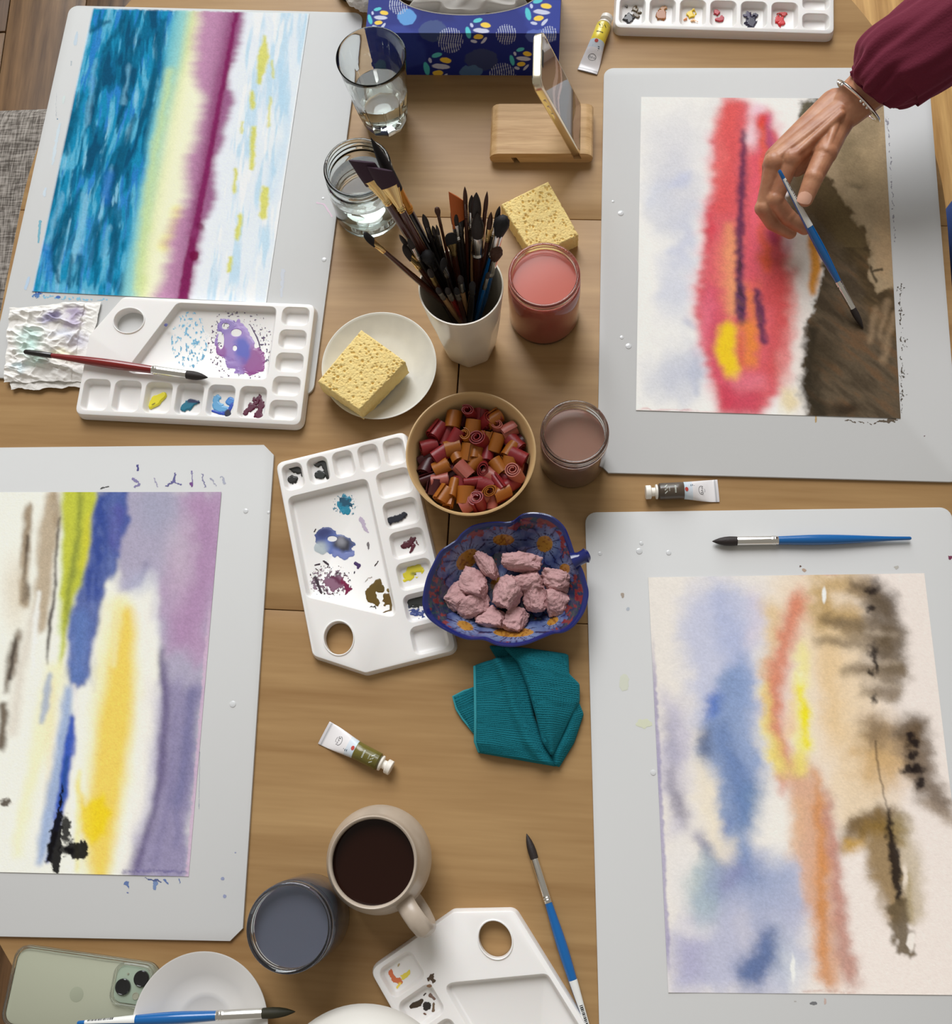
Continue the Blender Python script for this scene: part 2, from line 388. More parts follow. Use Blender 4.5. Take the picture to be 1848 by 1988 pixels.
# ---------------------------------------------------------------- watercolours
PZ = BZ + .09
M_paper = attr_mat('watercolour_paper', .85, bump=(420, .35, .0006), spec=.08)
def sheet(x, y, a, label, fn, base, wav=.10, seed=1):
    w_, h_ = 29.7 * (1 - PZ / CAM_H), 42.0 * (1 - PZ / CAM_H); p = lift(x, y, PZ)
    r = thing('watercolour_painting', label, 'painting', (p[0], p[1], BZ), a, 'watercolours on the boards')
    nx, ny = 298, 421
    X, Y = np.meshgrid(np.linspace(-w_ / 2, w_ / 2, nx), np.linspace(h_ / 2, -h_ / 2, ny))
    ca, sa = math.cos(a), math.sin(a)
    P = np.stack([p[0] + X * ca - Y * sa, p[1] + X * sa + Y * ca, np.full(X.shape, PZ)], -1)
    U, V = PX(P); pt = Paint(U, V, base); pt.s = X / w_ + .5; pt.t = .5 - Y / h_; fn(pt)
    g = fbm(X * 5, Y * 5, 3, 3); lum = pt.c.mean(-1); den = np.clip(1.15 - lum / lum.max(), 0, .9); g2 = fbm(X * 8, Y * 8, 2, 9) * .6 + fbm(X * 3.1, Y * 3.1, 3, 12) * .4
    pt.c *= (0.975 + .05 * g + .55 * den * (g2 - .5))[..., None]
    c = np.clip(pt.c, .003, .9)
    P[..., 2] += wav * (fbm(X / 9 + seed, Y / 9, 2, seed) - .4)
    P[..., 2] = np.maximum(P[..., 2], BZ + .055)
    grid_obj('paper', P, c, M_paper, r, True, skirt=.045)
    return r
cream = S(243, 237, 226)
def seascape(p):
    s, t, U, V = p.s, p.t, p.U, p.V
    def ramp(x, stops):
        out = np.zeros(x.shape + (3,)); xs = [q[0] for q in stops]
        for k in range(3): out[..., k] = np.interp(x, xs, [q[1][k] for q in stops])
        return out
    sw = s + (fbm(s * 6, t * 3, 3, 2) - .5) * .03
    p.c[:] = ramp(sw, [(0, S(40, 150, 190)), (.34, S(45, 150, 190)), (.375, S(96, 182, 202)), (.43, S(150, 205, 200)), (.475, S(216, 224, 164)), (.51, S(246, 241, 206)), (.60, S(248, 243, 218)), (.64, S(244, 238, 232)), (.7, S(230, 234, 241)), (1, S(224, 232, 240))])
    # yellow glow beside the purple
    p.stroke([(372, 120), (345, 250), (325, 400), (300, 520)], [10, 22, 26, 20], S(248, 243, 206), .6, 14)
    p.stroke([(345, 410), (335, 450), (318, 480)], 9, S(240, 228, 110), .7, 12)
    p.stroke([(330, 140), (300, 300), (282, 430), (268, 560)], [8, 9, 10, 8], S(208, 222, 146), .65, 10)
    # teal strokes
    teal = (s < .385 + .02 * (fbm(t * 9, s * 3, 3, 7) - .5)).astype(float)
    lean = s * 297 + (t - .5) * -18 + 16 * (fbm(s * 5, t * 3.2, 3, 9) - .5)
    a = fbm(lean / 7, t * 9, 4, 12); b = fbm(lean / 11 + 31, t * 7, 4, 13); cc = fbm(lean / 5 + 7, t * 12, 3, 14)
    base = p.c.copy(); tc = np.empty_like(base); tc[:] = S(24, 136, 178)
    for msk, col in ((sstep(.46, .62, a), S(92, 176, 208)), (sstep(.54, .70, cc), S(42, 124, 196)), (sstep(.50, .60, b), S(6, 98, 134)), (sstep(.62, .72, b), S(2, 74, 108)), (sstep(.66, .76, a), S(128, 188, 214))):
        tc += (np.array(col) - tc) * (msk * .9)[..., None]
    lowmix = sstep(.55, 1.0, t) * .35
    tc += (np.array(S(78, 160, 210)) - tc) * (lowmix * sstep(.4, .6, cc))[..., None]
    p.c = base + (tc - base) * (sstep(.40, .355, s + .03 * (fbm(t * 12, s * 4, 3, 8) - .5)))[..., None]
    dk = S(2, 84, 116)
    for pts, w in (([(130, 300), (140, 240), (158, 180)], [3, 7, 3]), ([(118, 300), (132, 250)], 6), ([(228, 350), (238, 290), (262, 225)], [4, 8, 3]), ([(290, 210), (300, 150), (318, 40)], [4, 9, 6]), ([(270, 260), (285, 200), (300, 140)], [3, 8, 3]),
                   ([(105, 520), (130, 420), (155, 370)], [8, 8, 3]), ([(180, 510), (190, 440), (215, 405)], [3, 7, 3]), ([(135, 555), (140, 500)], [5, 4]), ([(152, 552), (156, 500)], 5), ([(112, 548), (102, 500)], 4), ([(188, 180), (205, 90), (240, 40)], [3, 5, 3]), ([(178, 60), (210, 40)], 5), ([(250, 130), (262, 60)], 4), ([(215, 545), (228, 440)], [6, 4])):
        p.stroke(pts, w, dk, .8, 5, 5, 12, 2)
    for pts, w in (([(150, 490), (165, 380)], [8, 3]), ([(200, 500), (212, 440)], [4, 3]), ([(168, 240), (185, 120)], 3), ([(240, 200), (252, 130)], 3), ([(90, 480), (120, 380)], 4), ([(216, 330), (205, 380)], 3)):
        p.stroke(pts, w, S(120, 184, 214), .7, 6, 5, 12, 2)
    p.stroke([(212, 340), (205, 390)], 8, S(30, 106, 190), .7, 9); p.stroke([(92, 540), (90, 480)], 6, S(40, 110, 195), .6, 8)
    # purple horizon bleeding both ways
    ed = (fbm(t * 60, s * 2, 3, 21) - .5) * .035 + (fbm(t * 9, s * 2, 2, 22) - .5) * .07
    x0 = np.interp(t, [0, .06, .25, .42, .5, .75, 1], [.485, .49, .535, .56, .565, .56, .52])
    m = sstep(x0 - .03, x0 + .05, s + ed) * sstep(.715, .685, s + ed * .8 + np.interp(t, [0, .35, .8, 1], [.0, .0, .005, .02]))
    deep = sstep(.56, .66, s)[..., None]
    pc = np.array(S(186, 128, 170)) * (1 - deep) + np.array(S(146, 72, 124)) * deep
    p.c += (pc - p.c) * (m * .93)[..., None]
    keep_ = p.c.copy(); p.blur(1, 3); p.c = keep_ + (p.c - keep_) * sstep(.42, .5, s)[..., None]
    p.stroke([(459, 26), (452, 60), (436, 150), (420, 230), (405, 310), (390, 390), (378, 450), (366, 510), (355, 582)], [4, 4, 5, 5, 5, 6, 7, 9, 10], S(122, 26, 82), .95, 3.5, 2, 10)
    p.stroke([(459, 26), (430, 150), (405, 290), (378, 430)], 9, S(130, 40, 98), .45, 8, 4)
    p.blob((377, 496), 9, 10, S(112, 10, 62), .95, .3, warp=2); p.blob((386, 441), 9, 8, S(112, 24, 74), .8, .5, warp=3); p.blob((374, 450), 10, 10, S(140, 60, 110), .6, .7)
    # pale sky
    lz = s * 297 - (t - .5) * 14
    sk = fbm(lz / 9, t * 6, 4, 31) * sstep(.70, .76, s)
    p.c += (np.array(S(182, 214, 232)) - p.c) * (sstep(.45, .68, sk) * .75)[..., None]
    sk2 = fbm(lz / 8 + 20, t * 7, 3, 33) * sstep(.70, .76, s)
    p.c += (np.array(S(242, 243, 244)) - p.c) * (sstep(.55, .68, sk2) * .7)[..., None]
    p.stroke([(540, 130), (555, 260), (520, 380)], 10, S(168, 208, 232), .45, 14, 8, 20, 3)
    for pts, w in (([(514, 72), (511, 110), (503, 160)], [2, 11, 4]), ([(527, 120), (531, 150)], 2), ([(489, 180), (491, 210)], 4), ([(525, 190), (522, 245)], 2), ([(493, 250), (490, 325)], 5), ([(470, 238), (469, 258)], 2), ([(458, 330), (455, 372)], 3.5), ([(515, 370), (511, 418)], 8), ([(467, 420), (460, 462)], 5), ([(449, 500), (445, 525)], 4)):
        p.stroke(pts, w, S(214, 210, 70), .85, 4, 3, 8)
    p.lay(np.abs(s - .5) * -1 + .494, S(240, 240, 238), .6, .004)
    for (a0, b0) in ((.0, .003), ): p.lay(t - b0, S(225, 238, 242), .8, .004, tex=.9, ts=6)
def brown_red(p):
    wm = S(238, 236, 230); U, V = p.U, p.V
    for c, rx, ry, col, a in (((1310, 360), 45, 60, (190, 192, 208), .6), ((1320, 345), 16, 12, (180, 190, 222), .5), ((1270, 380), 22, 26, (198, 206, 226), .4), ((1330, 470), 24, 60, (184, 190, 216), .65), ((1310, 560), 34, 60, (196, 200, 218), .65), ((1330, 720), 50, 50, (184, 188, 208), .7), ((1290, 740), 44, 36, (200, 202, 212), .6), ((1310, 270), 60, 50, (212, 212, 218), .6), ((1300, 420), 44, 40, (204, 206, 216), .6), ((1390, 215), 40, 20, (226, 224, 222), .6)):
        p.blob(c, rx, ry, S(*col), a, .8, warp=22, ws=34)
    for P in ([(1328, 612), (1342, 622), (1346, 640), (1338, 636), (1326, 628)], [(1342, 672), (1352, 690), (1364, 722), (1352, 740), (1362, 764), (1356, 772), (1342, 752), (1334, 730), (1346, 712)]):
        p.poly(P, S(186, 190, 206), .7, 2, 4, 8)
    # red field, feathered
    red = [(1402, 196), (1448, 198), (1462, 232), (1490, 214), (1512, 262), (1520, 330), (1512, 420), (1528, 500), (1548, 560), (1552, 610), (1540, 660), (1528, 720), (1508, 770), (1478, 800), (1398, 800), (1392, 768), (1376, 726), (1364, 680), (1350, 610), (1352, 560), (1366, 500), (1364, 450), (1372, 400), (1388, 340), (1380, 300), (1386, 262), (1398, 236)]
    p.poly(red, S(236, 178, 186), .8, 22, 16, 22, .6)
    p.poly(red, S(212, 84, 92), .93, 9, 12, 13, .4)
    p.stroke([(1415, 215), (1410, 300), (1405, 400)], 22, S(218, 88, 84), .6, 14, 10)
    p.stroke([(1520, 520), (1528, 620), (1505, 720)], [20, 24, 20], S(198, 76, 70), .6, 20, 12)
    p.stroke([(1380, 560), (1380, 620), (1400, 730), (1440, 780)], [14, 14, 16, 24], S(206, 78, 104), .6, 14, 10)
    p.stroke([(1440, 770), (1440, 800)], 40, S(196, 70, 88), .6, 16, 10)
    p.stroke([(1540, 480), (1548, 620), (1530, 740)], [14, 16, 18], S(226, 170, 160), .6, 16, 12)
    p.blob((1458, 262), 11, 28, S(246, 214, 220), .9, .7, warp=8); p.blob((1470, 215), 14, 14, S(236, 190, 206), .8, .8, warp=6)
    p.stroke([(1420, 440), (1418, 520), (1420, 600)], [8, 15, 15], S(232, 158, 108), .85, 13, 8); p.stroke([(1458, 560), (1462, 660)], 14, S(226, 128, 70), .7, 13, 8)
    p.stroke([(1470, 300), (1464, 450), (1460, 560)], 9, S(226, 92, 110), .6, 9, 6)
    p.blob((1484, 238), 15, 16, S(216, 66, 56), .9, .35, warp=7); p.stroke([(1484, 245), (1482, 330), (1478, 450), (1490, 520)], [7, 5, 7, 9], S(222, 96, 56), .8, 6, 6)
    p.stroke([(1494, 228), (1496, 300), (1508, 350)], [5, 8, 12], S(202, 110, 150), .8, 6, 6); p.stroke([(1491, 240), (1494, 330), (1496, 400), (1502, 470)], [3, 5, 5, 5], S(150, 52, 92), .8, 5, 4)
    for c, rx, ry, col, a in (((1395, 300), 14, 60, (232, 120, 116), .5), ((1372, 620), 12, 50, (226, 120, 140), .6), ((1500, 560), 26, 40, (196, 70, 66), .5), ((1470, 420), 12, 60, (232, 110, 128), .5), ((1400, 520), 10, 50, (230, 130, 110), .5), ((1530, 690), 20, 40, (220, 128, 128), .6), ((1410, 780), 14, 18, (202, 62, 84), .6), ((1372, 440), 8, 40, (206, 50, 70), .6), ((1455, 745), 30, 16, (228, 130, 140), .6), ((1420, 230), 18, 30, (224, 96, 92), .6)): p.blob(c, rx, ry, S(*col), a, .8, warp=12, ws=16)
    p.swirl(5, 4, 14, .8, 6).blur(2)
    p.stroke([(1443, 256), (1441, 350), (1436, 450), (1436, 540), (1438, 600), (1440, 626)], [4, 7, 8, 8, 11, 8], S(88, 48, 80), .9, 6, 5, 8); p.stroke([(1438, 560), (1440, 620)], 9, S(84, 52, 92), .7, 4, 8, 5, tex=.6, ts=4)
    p.stroke([(1470, 568), (1474, 600), (1480, 640), (1484, 664)], [6, 9, 8, 6], S(92, 48, 84), .9, 5, 6, 8)
    p.stroke([(1414, 640), (1408, 680), (1422, 722)], [15, 20, 15], S(242, 202, 36), .95, 11, 6); p.stroke([(1452, 640), (1458, 700)], 14, S(232, 140, 52), .7, 12, 8); p.stroke([(1436, 660), (1440, 705)], 5, S(214, 100, 60), .6, 6)
    p.blob((1448, 735), 30, 14, S(226, 122, 140), .5, .8)
    # white strip, amber accents
    p.stroke([(1548, 450), (1562, 520), (1560, 620), (1556, 720), (1560, 790)], [18, 16, 14, 20, 22], S(232, 224, 216), .85, 14, 10); p.stroke([(1535, 440), (1530, 480)], 10, S(232, 190, 204), .6, 12)
    p.stroke([(1576, 462), (1584, 510), (1578, 566)], [9, 12, 7], S(214, 140, 26), .95, 6, 4); p.blob((1532, 778), 18, 22, S(226, 204, 150), .75, .7, warp=8)
    # brown ground
    p.blur(1)
    p.poly([(1570, 220), (1620, 186), (1730, 180), (1790, 700), (1700, 640), (1640, 480), (1560, 400), (1540, 330)], S(164, 142, 110), .97, 10, 10)
    for c, rx, ry, col, a in (((1670, 320), 40, 60, (134, 116, 86), .6), ((1650, 400), 30, 30, (176, 156, 124), .5), ((1700, 300), 20, 60, (182, 158, 122), .6), ((1690, 250), 16, 30, (140, 124, 96), .5), ((1640, 290), 25, 30, (120, 106, 80), .6), ((1665, 360), 18, 10, (104, 92, 70), .6), ((1720, 480), 16, 70, (186, 156, 118), .6)):
        p.blob(c, rx, ry, S(*col), a, .8, warp=16, ws=24)
    p.poly([(1556, 194), (1606, 190), (1612, 205), (1570, 270), (1548, 300), (1530, 310), (1546, 250)], S(70, 64, 48), .95, 8, 10, 10); p.stroke([(1566, 200), (1552, 250)], 5, S(120, 112, 80), .6, 5, tex=.8, ts=6)
    dark = [(1522, 345), (1588, 322), (1626, 366), (1652, 412), (1676, 446), (1692, 486), (1684, 532), (1704, 566), (1734, 556), (1756, 560), (1764, 830), (1580, 830), (1568, 790), (1558, 740), (1562, 690), (1568, 620), (1590, 560), (1600, 500), (1566, 440), (1526, 402)]
    p.poly(dark, S(84, 68, 46), .97, 6, 9, 12); p.poly([(1690, 470), (1704, 530), (1742, 520), (1745, 470)], S(178, 150, 116), .6, 10, 8)
    p.poly([(1592, 352), (1640, 392), (1676, 450), (1690, 492), (1640, 500), (1606, 440)], S(104, 88, 58), .6, 16, 10)
    nn = fbm((U * .75 + V * .6) / 60, (U * .6 - V * .75) / 13, 4, 71); dm = (p.c.sum(-1) < .34) & (V > 480)
    p.c += (np.array(S(118, 82, 52)) - p.c) * (sstep(.48, .8, nn) * dm * .45)[..., None]; p.c += (np.array(S(48, 38, 28)) - p.c) * (sstep(.55, .3, nn) * dm * .45)[..., None]
    p.stroke([(1575, 640), (1570, 760), (1590, 800)], [10, 16, 18], S(44, 38, 28), .8, 12, 8); p.blob((1640, 795), 30, 12, S(46, 36, 26), .8, .7); p.blob((1600, 690), 30, 40, S(54, 44, 30), .6, .8)
    for pts in ([(1700, 600), (1690, 660)], [(1722, 585), (1708, 655)], [(1735, 610), (1715, 700)]): p.stroke(pts, 6, S(150, 126, 98), .7, 7, 4)
    p.stroke([(1690, 520), (1700, 548)], 2.2, S(60, 50, 36), .9, 2.5, 3); p.stroke([(1696, 526), (1712, 522)], 2.4, S(70, 60, 44), .9, 2)
    p.stroke([(1240, 795), (1400, 800)], 1.6, S(206, 90, 100), .4, 2, tex=.9)
def lilac_yellow(p):
    U, V = p.U, p.V
    p.poly([(224, 950), (440, 950), (426, 1150), (400, 1300), (388, 1450), (372, 1600), (366, 1710), (236, 1702), (270, 1640), (296, 1560), (314, 1420), (312, 1280), (304, 1140), (288, 1112), (264, 1140), (236, 1150), (222, 1110), (232, 1040)], S(166, 158, 184), .92, 9, 9, 16)
    p.poly([(352, 950), (445, 950), (430, 1120), (404, 1290), (330, 1260), (318, 1130), (350, 1040)], S(182, 148, 180), .85, 26, 14, 24)
    p.stroke([(400, 980), (390, 1130), (350, 1230)], 18, S(166, 126, 166), .5, 24, 14, 20, 2); p.blob((350, 1080), 26, 70, S(198, 184, 198), .6, .8, warp=12); p.blob((300, 990), 40, 40, S(160, 162, 184), .6, .8, warp=12)
    p.poly([(318, 1330), (402, 1330), (364, 1710), (240, 1705), (300, 1580), (318, 1450)], S(136, 128, 164), .7, 22, 12, 20, 3); p.stroke([(378, 1350), (360, 1480), (345, 1560)], 14, S(112, 112, 150), .6, 16, 8, 14, 3)
    p.stroke([(312, 1250), (320, 1340), (318, 1420), (308, 1520), (290, 1600), (262, 1690)], [3, 6, 8, 8, 7, 4], S(104, 92, 130), .85, 7, 3, 14, 3); p.stroke([(300, 1330), (302, 1430), (290, 1540), (265, 1630)], [10, 16, 15, 12], S(186, 180, 204), .7, 16, 6, 14, 3)
    # white gap beside violet
    p.stroke([(258, 1190), (282, 1180), (288, 1300), (280, 1420), (262, 1560), (240, 1680)], [14, 14, 14, 16, 14, 10], S(244, 236, 226), .85, 14, 6, 16, 2)
    p.stroke([(300, 1110), (306, 1180), (308, 1260)], 4, S(248, 242, 236), .9, 5, 4); p.stroke([(284, 1085), (280, 1110), (272, 1135)], [3, 5, 3], S(130, 126, 158), .8, 3, 3)
    p.blob((268, 1130), 30, 24, S(180, 182, 206), .6, .7, warp=10); p.stroke([(305, 1100), (298, 1200)], 5, S(182, 174, 198), .4, 8)
    p.swirl(4, 6, 14, 2, 7).blur(2)
    p.stroke([(313, 1260), (320, 1340), (318, 1420), (308, 1520), (290, 1600), (264, 1680)], [3, 5, 6, 6, 5, 3], S(92, 82, 122), .75, 7, 3, 14, 3); p.stroke([(340, 1380), (326, 1560), (300, 1680)], 5, S(118, 112, 152), .4, 8, 4, 14, 3); p.stroke([(372, 1340), (356, 1480), (342, 1640)], 6, S(112, 110, 152), .45, 8, 4, 14, 3)
    # blue band
    blue = [(184, 950), (252, 952), (250, 1010), (234, 1060), (226, 1110), (204, 1140), (196, 1180), (196, 1230), (184, 1240), (176, 1290), (166, 1332), (146, 1340), (132, 1322), (130, 1270), (134, 1190), (148, 1160), (164, 1080), (176, 1010)]
    p.poly(blue, S(72, 92, 158), .95, 5, 6, 12, 2); p.stroke([(200, 970), (192, 1070), (178, 1150)], [14, 18, 14], S(44, 66, 142), .75, 12, 6, 12, 3); p.stroke([(232, 990), (222, 1060)], 10, S(92, 86, 160), .6, 12, 8); p.stroke([(160, 1200), (150, 1310)], 16, S(98, 126, 184), .7, 12, 6)
    p.c += (np.array(S(130, 146, 196)) - p.c) * ((sstep(.55, .7, fbm(U / 4, V / 30, 3, 44))) * (np.abs(U - 185 + (V - 1100) * .14) < 34) * (V < 1340) * .35)[..., None]
    # acid green edge
    p.poly([(120, 950), (187, 950), (180, 1010), (168, 1080), (156, 1140), (140, 1180), (128, 1240), (118, 1300), (114, 1310), (118, 1180), (121, 1050)], S(192, 196, 44), .95, 4, 4, 12, 3); p.stroke([(156, 958), (152, 1040), (142, 1110), (124, 1220)], [4, 5, 6, 3], S(112, 124, 62), .75, 7, 4, 10, 3); p.stroke([(174, 1000), (160, 1100)], 6, S(214, 204, 60), .6, 6)
    p.stroke([(121, 962), (119, 1100), (113, 1300)], 2, S(214, 226, 170), .8, 2)
    p.swirl(3, 5, 9, 2, 8).blur(1)
    # browns on the left
    p.stroke([(100, 966), (92, 1060), (84, 1150), (78, 1220)], [12, 18, 16, 8], S(178, 156, 126), .85, 9, 6, 14, 2); p.stroke([(110, 965), (112, 1020)], 8, S(150, 126, 96), .6, 8)
    p.stroke([(56, 984), (50, 1060), (46, 1130), (46, 1172)], [7, 8, 8, 10], S(140, 114, 82), .85, 7, 5, 10, 2); p.stroke([(54, 1040), (46, 1125)], 2.6, S(58, 42, 30), .9, 2, 2); p.blob((48, 1150), 10, 22, S(66, 50, 38), .85, .5, warp=6)
    p.stroke([(116, 1004), (108, 1080), (106, 1140), (98, 1210), (92, 1290)], [1.5, 2.5, 2.5, 4, 1.5], S(54, 40, 36), .95, 2, 3)
    p.stroke([(36, 1225), (24, 1285), (12, 1340)], [5, 12, 4], S(96, 76, 56), .85, 7, 5, 10, 2); p.stroke([(30, 1240), (18, 1320)], 3, S(40, 30, 24), .9, 3); p.stroke([(8, 1370), (3, 1450)], [8, 8], S(86, 66, 44), .9, 6, 5); p.blob((30, 1150), 22, 60, S(214, 196, 168), .5, .9)
    p.stroke([(66, 1190), (40, 1300), (24, 1420)], 9, S(196, 178, 160), .45, 12)
    p.stroke([(76, 1150), (70, 1200), (62, 1310)], [4, 5, 2], S(250, 244, 234), .9, 2.5, 3)
    # sunset yellow
    p.stroke([(232, 1180), (228, 1300), (214, 1440), (200, 1560), (188, 1680)], [22, 40, 42, 38, 30], S(250, 232, 170), .85, 20, 8, 20, 2)
    p.stroke([(246, 1200), (236, 1300), (222, 1420), (208, 1540), (196, 1640), (192, 1694)], [16, 24, 30, 30, 24, 16], S(244, 206, 88), .92, 16, 6, 20, 2); p.stroke([(226, 1190), (222, 1290)], 5, S(246, 228, 170), .8, 7)
    p.poly([(150, 1520), (168, 1560), (200, 1540), (216, 1580), (206, 1620), (180, 1640), (160, 1630)], S(238, 206, 26), .9, 9, 6); p.stroke([(152, 1500), (150, 1690)], 3, S(244, 226, 90), .6, 5)
    p.stroke([(110, 1300), (80, 1440), (50, 1560), (34, 1660)], [18, 18, 10, 8], S(248, 236, 190), .8, 14, 6, 20, 2); p.stroke([(100, 1330), (96, 1560)], 8, S(240, 214, 150), .3, 10)
    # small blues
    p.stroke([(96, 1310), (88, 1370), (80, 1400)], [5, 8, 4], S(164, 176, 200), .85, 5, 3); p.stroke([(134, 1340), (122, 1440), (106, 1540), (84, 1640), (78, 1676)], [8, 12, 15, 12, 6], S(140, 164, 206), .85, 9, 4, 14, 2); p.stroke([(146, 1330), (150, 1390)], 4, S(236, 232, 226), .8, 3)
    p.stroke([(140, 1396), (134, 1460), (122, 1540), (108, 1610), (94, 1670)], [7, 10, 9, 7, 4], S(38, 78, 178), .95, 4, 4, 10, 2); p.stroke([(130, 1470), (120, 1560)], 3, S(30, 70, 120), .8, 4)
    p.blur(1)
    # black tree
    bk = S(18, 16, 18)
    p.stroke([(122, 1520), (116, 1570), (110, 1610), (106, 1660), (110, 1696)], [1, 4, 11, 13, 4], bk, .98, 2, 6, 6); p.stroke([(104, 1620), (94, 1670)], [6, 5], bk, .95, 3, 5, 6); p.blob((150, 1651), 24, 19, bk, .98, .15, warp=10, ws=7); p.blob((128, 1610), 9, 26, bk, .95, .3, warp=7, ws=7); p.stroke([(118, 1648), (140, 1652)], 6, bk, .95, 3)
    p.blob((11, 1558), 10, 8, S(66, 50, 34), .9, .4, warp=5, ws=6)
    # drying line at the right edge
    ed = (1 - p.s) * 297; tt = p.t
    m = sstep(4.5, 2.5, ed + 3 * (fbm(tt * 120, ed * 0, 2, 61) - .5)) * sstep(.25, .45, tt)
    p.c += (np.array(S(206, 178, 200)) - p.c) * (m * .8)[..., None]
    p.stroke([(238, 1692), (300, 1690), (362, 1694)], 2.5, S(92, 84, 136), .6, 2, 4, 5, tex=.6, ts=5)
def smoky(p):
    U, V = p.U, p.V
    b = sstep(1480, 1700, U)[..., None]; p.c[:] = np.array(S(234, 227, 218)) * (1 - b) + np.array(S(238, 226, 217)) * b
    # tan glow and pale washes
    p.stroke([(1590, 1120), (1620, 1260), (1650, 1440), (1670, 1560)], [50, 60, 66, 50], S(232, 206, 168), .85, 50, 24, 50)
    p.stroke([(1612, 1240), (1622, 1420)], 20, S(224, 188, 132), .6, 24, 10); p.blob((1560, 1150), 60, 30, S(236, 214, 186), .7, .8, warp=20, ws=32)
    p.poly([(1330, 1150), (1400, 1120), (1470, 1150), (1480, 1260), (1466, 1400), (1400, 1420), (1350, 1400), (1325, 1260)], S(190, 194, 218), .85, 34, 22, 32)
    p.stroke([(1405, 1150), (1420, 1240), (1440, 1320)], [10, 24, 24], S(168, 178, 212), .7, 26, 14)
    p.stroke([(1470, 1160), (1466, 1240)], 12, S(212, 196, 214), .5, 18)
    p.poly([(1290, 1340), (1330, 1360), (1340, 1450), (1330, 1600), (1300, 1620), (1280, 1500)], S(186, 182, 204), .8, 24, 16, 22)
    p.poly([(1312, 1800), (1350, 1740), (1400, 1700), (1440, 1650), (1550, 1660), (1570, 1780), (1556, 1860), (1530, 1930), (1320, 1930), (1298, 1860)], S(182, 184, 208), .9, 30, 24, 32)
    p.blob((1480, 1720), 70, 60, S(156, 168, 198), .75, .8, warp=24, ws=32); p.blob((1334, 1860), 30, 60, S(172, 168, 198), .7, .8, warp=14); p.blob((1520, 1860), 30, 60, S(196, 202, 212), .7, .8, warp=16)
    # blue column
    p.poly([(1396, 1310), (1450, 1270), (1462, 1400), (1474, 1480), (1476, 1560), (1462, 1640), (1450, 1700), (1420, 1690), (1404, 1620), (1390, 1540), (1366, 1480), (1362, 1420), (1380, 1360)], S(122, 146, 188), .85, 20, 18, 22)
    p.stroke([(1444, 1300), (1448, 1400), (1462, 1500)], 14, S(146, 164, 202), .7, 16, 10); p.stroke([(1400, 1420), (1424, 1500), (1446, 1580)], [14, 22, 20], S(92, 120, 172), .7, 18, 12); p.blob((1462, 1560), 22, 40, S(96, 128, 168), .6, .8, warp=12); p.blob((1442, 1690), 30, 40, S(118, 136, 178), .6, .9, warp=16)
    p.stroke([(1388, 1340), (1384, 1390)], [7, 9], S(66, 106, 188), .9, 10, 5); p.stroke([(1370, 1420), (1372, 1466)], 9, S(72, 88, 124), .85, 11, 6); p.stroke([(1412, 1590), (1404, 1640)], [10, 6], S(82, 108, 168), .7, 10, 5)
    # lifted cream, slate and sage
    p.stroke([(1366, 1480), (1374, 1560), (1386, 1620), (1412, 1644)], [9, 15, 10, 22], S(236, 224, 202), .92, 10, 10); p.blob((1420, 1660), 14, 20, S(206, 200, 204), .6, .8)
    p.stroke([(1352, 1610), (1370, 1650), (1402, 1686)], [8, 14, 6], S(104, 106, 146), .85, 11, 8); p.blob((1366, 1726), 32, 64, S(170, 188, 192), .8, .6, warp=16); p.blob((1392, 1716), 30, 40, S(136, 150, 184), .7, .8, warp=14); p.stroke([(1436, 1690), (1404, 1730)], [12, 10], S(142, 140, 178), .6, 12)
    p.blob((1500, 1600), 30, 64, S(243, 235, 226), .85, .7, warp=14); p.blob((1318, 1700), 20, 80, S(230, 226, 224), .7, .8, warp=12); p.blob((1340, 1806), 34, 14, S(240, 234, 228), .6, .9)
    p.stroke([(1302, 1490), (1312, 1560), (1322, 1592)], [5, 9, 7], S(112, 106, 120), .8, 11, 7); p.stroke([(1298, 1400), (1310, 1470)], 9, S(150, 148, 170), .6, 12)
    p.stroke([(1498, 1806), (1482, 1860), (1458, 1898)], [14, 24, 26], S(84, 106, 152), .9, 14, 12, 16, 2); p.stroke([(1444, 1780), (1452, 1840)], 12, S(206, 202, 210), .5, 14); p.blob((1540, 1890), 14, 40, S(226, 226, 226), .7, .7, warp=8)
    p.swirl(7, 9, 26, 1.5, 1).blur(2).swirl(2.5, 2.5, 5, .6, 2)
    # ember orange
    p.stroke([(1500, 1180), (1500, 1250), (1490, 1320)], [16, 16, 8], S(222, 186, 124), .75, 16, 10)
    p.stroke([(1548, 1166), (1532, 1230), (1510, 1300), (1500, 1370), (1510, 1440), (1532, 1500)], [17, 19, 18, 19, 17, 15], S(212, 126, 96), .92, 14, 10, 16, 2)
    p.stroke([(1545, 1490), (1572, 1570), (1584, 1680), (1594, 1780), (1612, 1900)], [24, 34, 28, 26, 24], S(214, 164, 132), .9, 13, 12, 16, 2); p.stroke([(1582, 1500), (1594, 1620), (1596, 1740), (1594, 1840), (1602, 1912)], [6, 9, 10, 9, 4], S(206, 134, 66), .9, 8, 5, 16, 3)
    p.stroke([(1606, 1530), (1618, 1660), (1630, 1790), (1650, 1890)], [6, 12, 14, 14], S(184, 118, 100), .85, 8, 8, 10, 1); p.stroke([(1622, 1800), (1644, 1860), (1660, 1905)], [12, 18, 16], S(192, 150, 136), .7, 12, 10); p.stroke([(1508, 1466), (1516, 1540)], [10, 7], S(210, 134, 110), .8, 7, 6); p.stroke([(1550, 1560), (1544, 1660)], 12, S(222, 178, 138), .7, 14)
